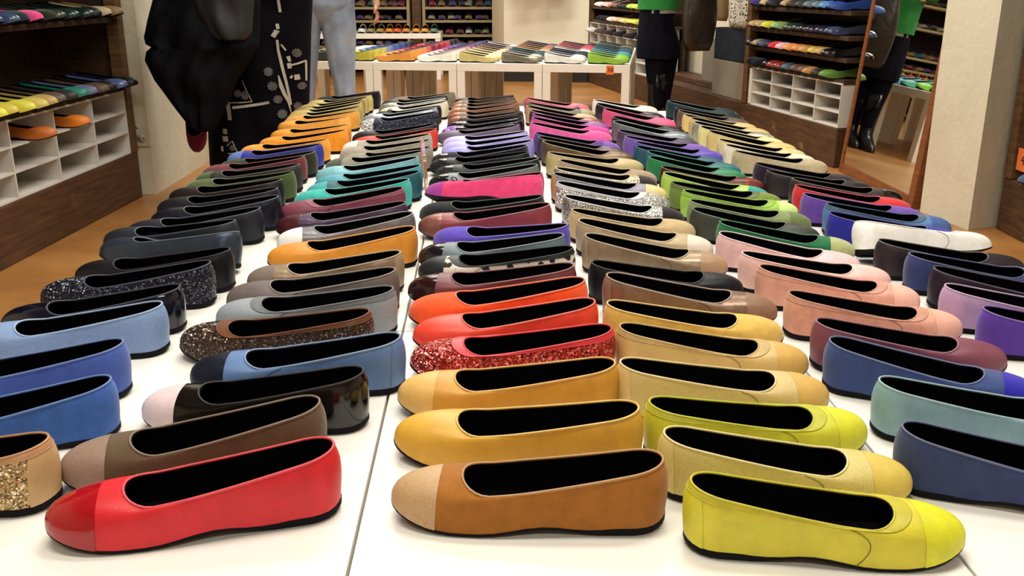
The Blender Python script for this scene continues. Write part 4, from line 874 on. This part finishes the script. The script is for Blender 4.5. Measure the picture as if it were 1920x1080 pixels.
# --- person in jeans
QX, QY = -0.8661, 5.6200
P2 = thing('person', 'person in light blue jeans standing before the far tables', 'person', (QX, QY, 0))
arms2 = [((.24, .02, 1.10), (.27, -.03, .87), (.275, -.04, .80)), ((-.24, .02, 1.10), (-.22, -.10, .90), (-.20, -.14, .84))]
human(P2, arms2, plain('dark_hair', '241a14', .6), ((.10, 0), (-.135, 0)))
JN = NT('light_denim'); n_ = JN.noise(9, 6, .6); r_ = JN.ramp(n_.outputs['Fac'], [(.3, lin('7e90aa')), (.6, lin('9dabc0')), (.8, lin('b4b6b8'))]); JN.l(r_.outputs[0], JN.b.inputs['Base Color']); JN.set(Roughness=.9); JN.bump(JN.noise(400, 2).outputs['Fac'], .0008)
bm = bmesh.new()
for rows_ in [[(-1.021, -0.861, 0.846), (-1.027, -0.870, 0.789), (-1.033, -0.896, 0.746), (-1.044, -0.916, 0.673), (-1.061, -0.935, 0.556), (-1.075, -0.954, 0.438), (-1.091, -0.972, 0.287), (-1.105, -0.987, 0.048)], [(-0.890, -0.718, 0.846), (-0.900, -0.718, 0.789), (-0.909, -0.714, 0.687), (-0.891, -0.722, 0.585), (-0.879, -0.731, 0.482), (-0.859, -0.734, 0.407), (-0.853, -0.737, 0.287), (-0.857, -0.743, 0.047)]]:
    rr_ = dense([(a - QX, b - QX, 0, z) for (a, b, z) in rows_], 5); addrings(bm, garment(rr_, [.085 + .02 * max(0, (q[3] - .4)) for q in rr_], 32, 1.3), True, True)
hipr = dense([(-.045, .03, 0, .69), (-.10, .09, 0, .75), (-0.154, 0.148, 0, .83), (-0.154, 0.148, 0, .90), (-.17, .17, 0, 1.0)], 4)
addrings(bm, garment(hipr, [.04 + .085 * min(1, i / 7) for i in range(len(hipr))], 36, .8), True, True)
jo = link('jeans', fin(bm, True), JN.m, P2)
bm = bmesh.new(); jr = dense([(-.20, .20, 0, .93), (-.19, .19, 0, 1.05), (-.20, .20, 0, 1.25), (-.17, .17, .01, 1.38), (-.08, .08, .012, 1.435)], 4)
addrings(bm, garment(jr, .13, 36, .8), False, False); sleeves(bm, arms2); link('sweater', fin(bm, True), plain('grey_sweater', '86847e', .9, var=.1, vs=25), P2)
for s in (-1, 1): o = link('shoe', SM['upper'], mat('l', '2c2420'), P2); o.location = (.102 if s > 0 else -.135, .10, 0); o.rotation_euler = (0, 0, -pi/2)
# --- woman in the green top
GX, GY = 1.1399, 6.4200
P3 = thing('person', 'woman in green top, dark skirt and black boots by the far table', 'person', (GX, GY, 0))
arms3 = [((.23, .02, 1.10), (.25, -.06, .90), (.25, -.10, .84)), ((-.22, .02, 1.10), (-.12, -.18, 1.02), (-.05, -.22, 1.03))]
human(P3, arms3, plain('black_hair', '1a1412', .5), ((.055, .05), (-.012, -.05)))
GRN = plain('green_knit', '1f7a34', .9, var=.15, vs=30, bump=.001, bs=250)
bm = bmesh.new(); g0 = [(0.999, 1.262, 0.774), (1.000, 1.273, 0.831), (0.996, 1.268, 0.929)]
jr = dense([(a - GX, b - GX, 0, z) for (a, b, z) in g0] + [(-.18, .18, 0, 1.08), (-.19, .19, 0, 1.25), (-.165, .165, .01, 1.38), (-.08, .08, .012, 1.435)], 4)
addrings(bm, garment(jr, .15, 36, .8), False, False); sleeves(bm, arms3); link('top', fin(bm, True), GRN, P3)
link('shirt_hem', ringmesh(garment(dense([(a - GX, b - GX, 0, z) for (a, b, z) in [(1.024, 1.249, 0.751), (1.023, 1.248, 0.784)]], 3), .145, 36, .5), False, False), plain('grey_hem', '8c9488', .9), P3)
DK = plain('dark_navy_cloth', '0d0d18', .8, var=.25, vs=20)
link('skirt', ringmesh(garment(dense([(a - GX, b - GX, 0, z) for (a, b, z) in [(1.024, 1.231, 0.831), (1.017, 1.238, 0.765), (1.007, 1.243, 0.665), (1.001, 1.280, 0.564), (0.999, 1.290, 0.513), (1.004, 1.285, 0.466)]], 5), .14, 40, 1.0), False, True), DK, P3)
bm = bmesh.new()
for rows_ in [[(1.045, 1.185, -0.05, 0.513), (1.057, 1.183, -0.05, 0.394), (1.075, 1.178, -0.05, 0.29), (1.097, 1.182, -0.05, 0.203), (1.106, 1.184, -0.05, 0.151)], [(1.136, 1.29, 0.05, 0.513), (1.148, 1.275, 0.05, 0.394), (1.16, 1.259, 0.05, 0.29), (1.171, 1.246, 0.05, 0.203), (1.177, 1.245, 0.05, 0.151)]]:
    rr_ = dense([(a - GX, b - GX, y_, z) for (a, b, y_, z) in rows_], 4); addrings(bm, garment(rr_, .062, 24, .8), True, True)
link('leggings', fin(bm, True), DK, P3)
BT = plain('black_boot_leather', '1a191c', .28, var=.2, vs=20, bump=.003, bs=25)
for s, ox in ((-1, -.012), (1, .055)):
    rr = []
    for (z, cy, rx_, ry_) in ((.37, 0, .058, .062), (.30, 0, .056, .062), (.22, .005, .050, .056), (.15, .005, .047, .052), (.10, 0, .045, .056), (.075, -.02, .043, .078), (.045, -.05, .042, .105), (.02, -.06, .043, .118), (0, -.06, .043, .118)):
        rr.append([(ox + rx_ * cos(a) * folds(a, z * 3, .8), cy + .05 * s + ry_ * sin(a), z) for a in [2*pi*i/24 for i in range(24)]])
    link('boot', ringmesh(rr), BT, P3)
LB = plain('dark_brown_leather', '241d19', .36, var=.35, vs=14, bump=.006, bs=18)
pouch('leather_bag', 'large slouchy dark brown leather bag beside the green top', (1.3432, 6.1500, 0.5309), .3, .22, .12, .52, LB, drop=.45, sag=.3)
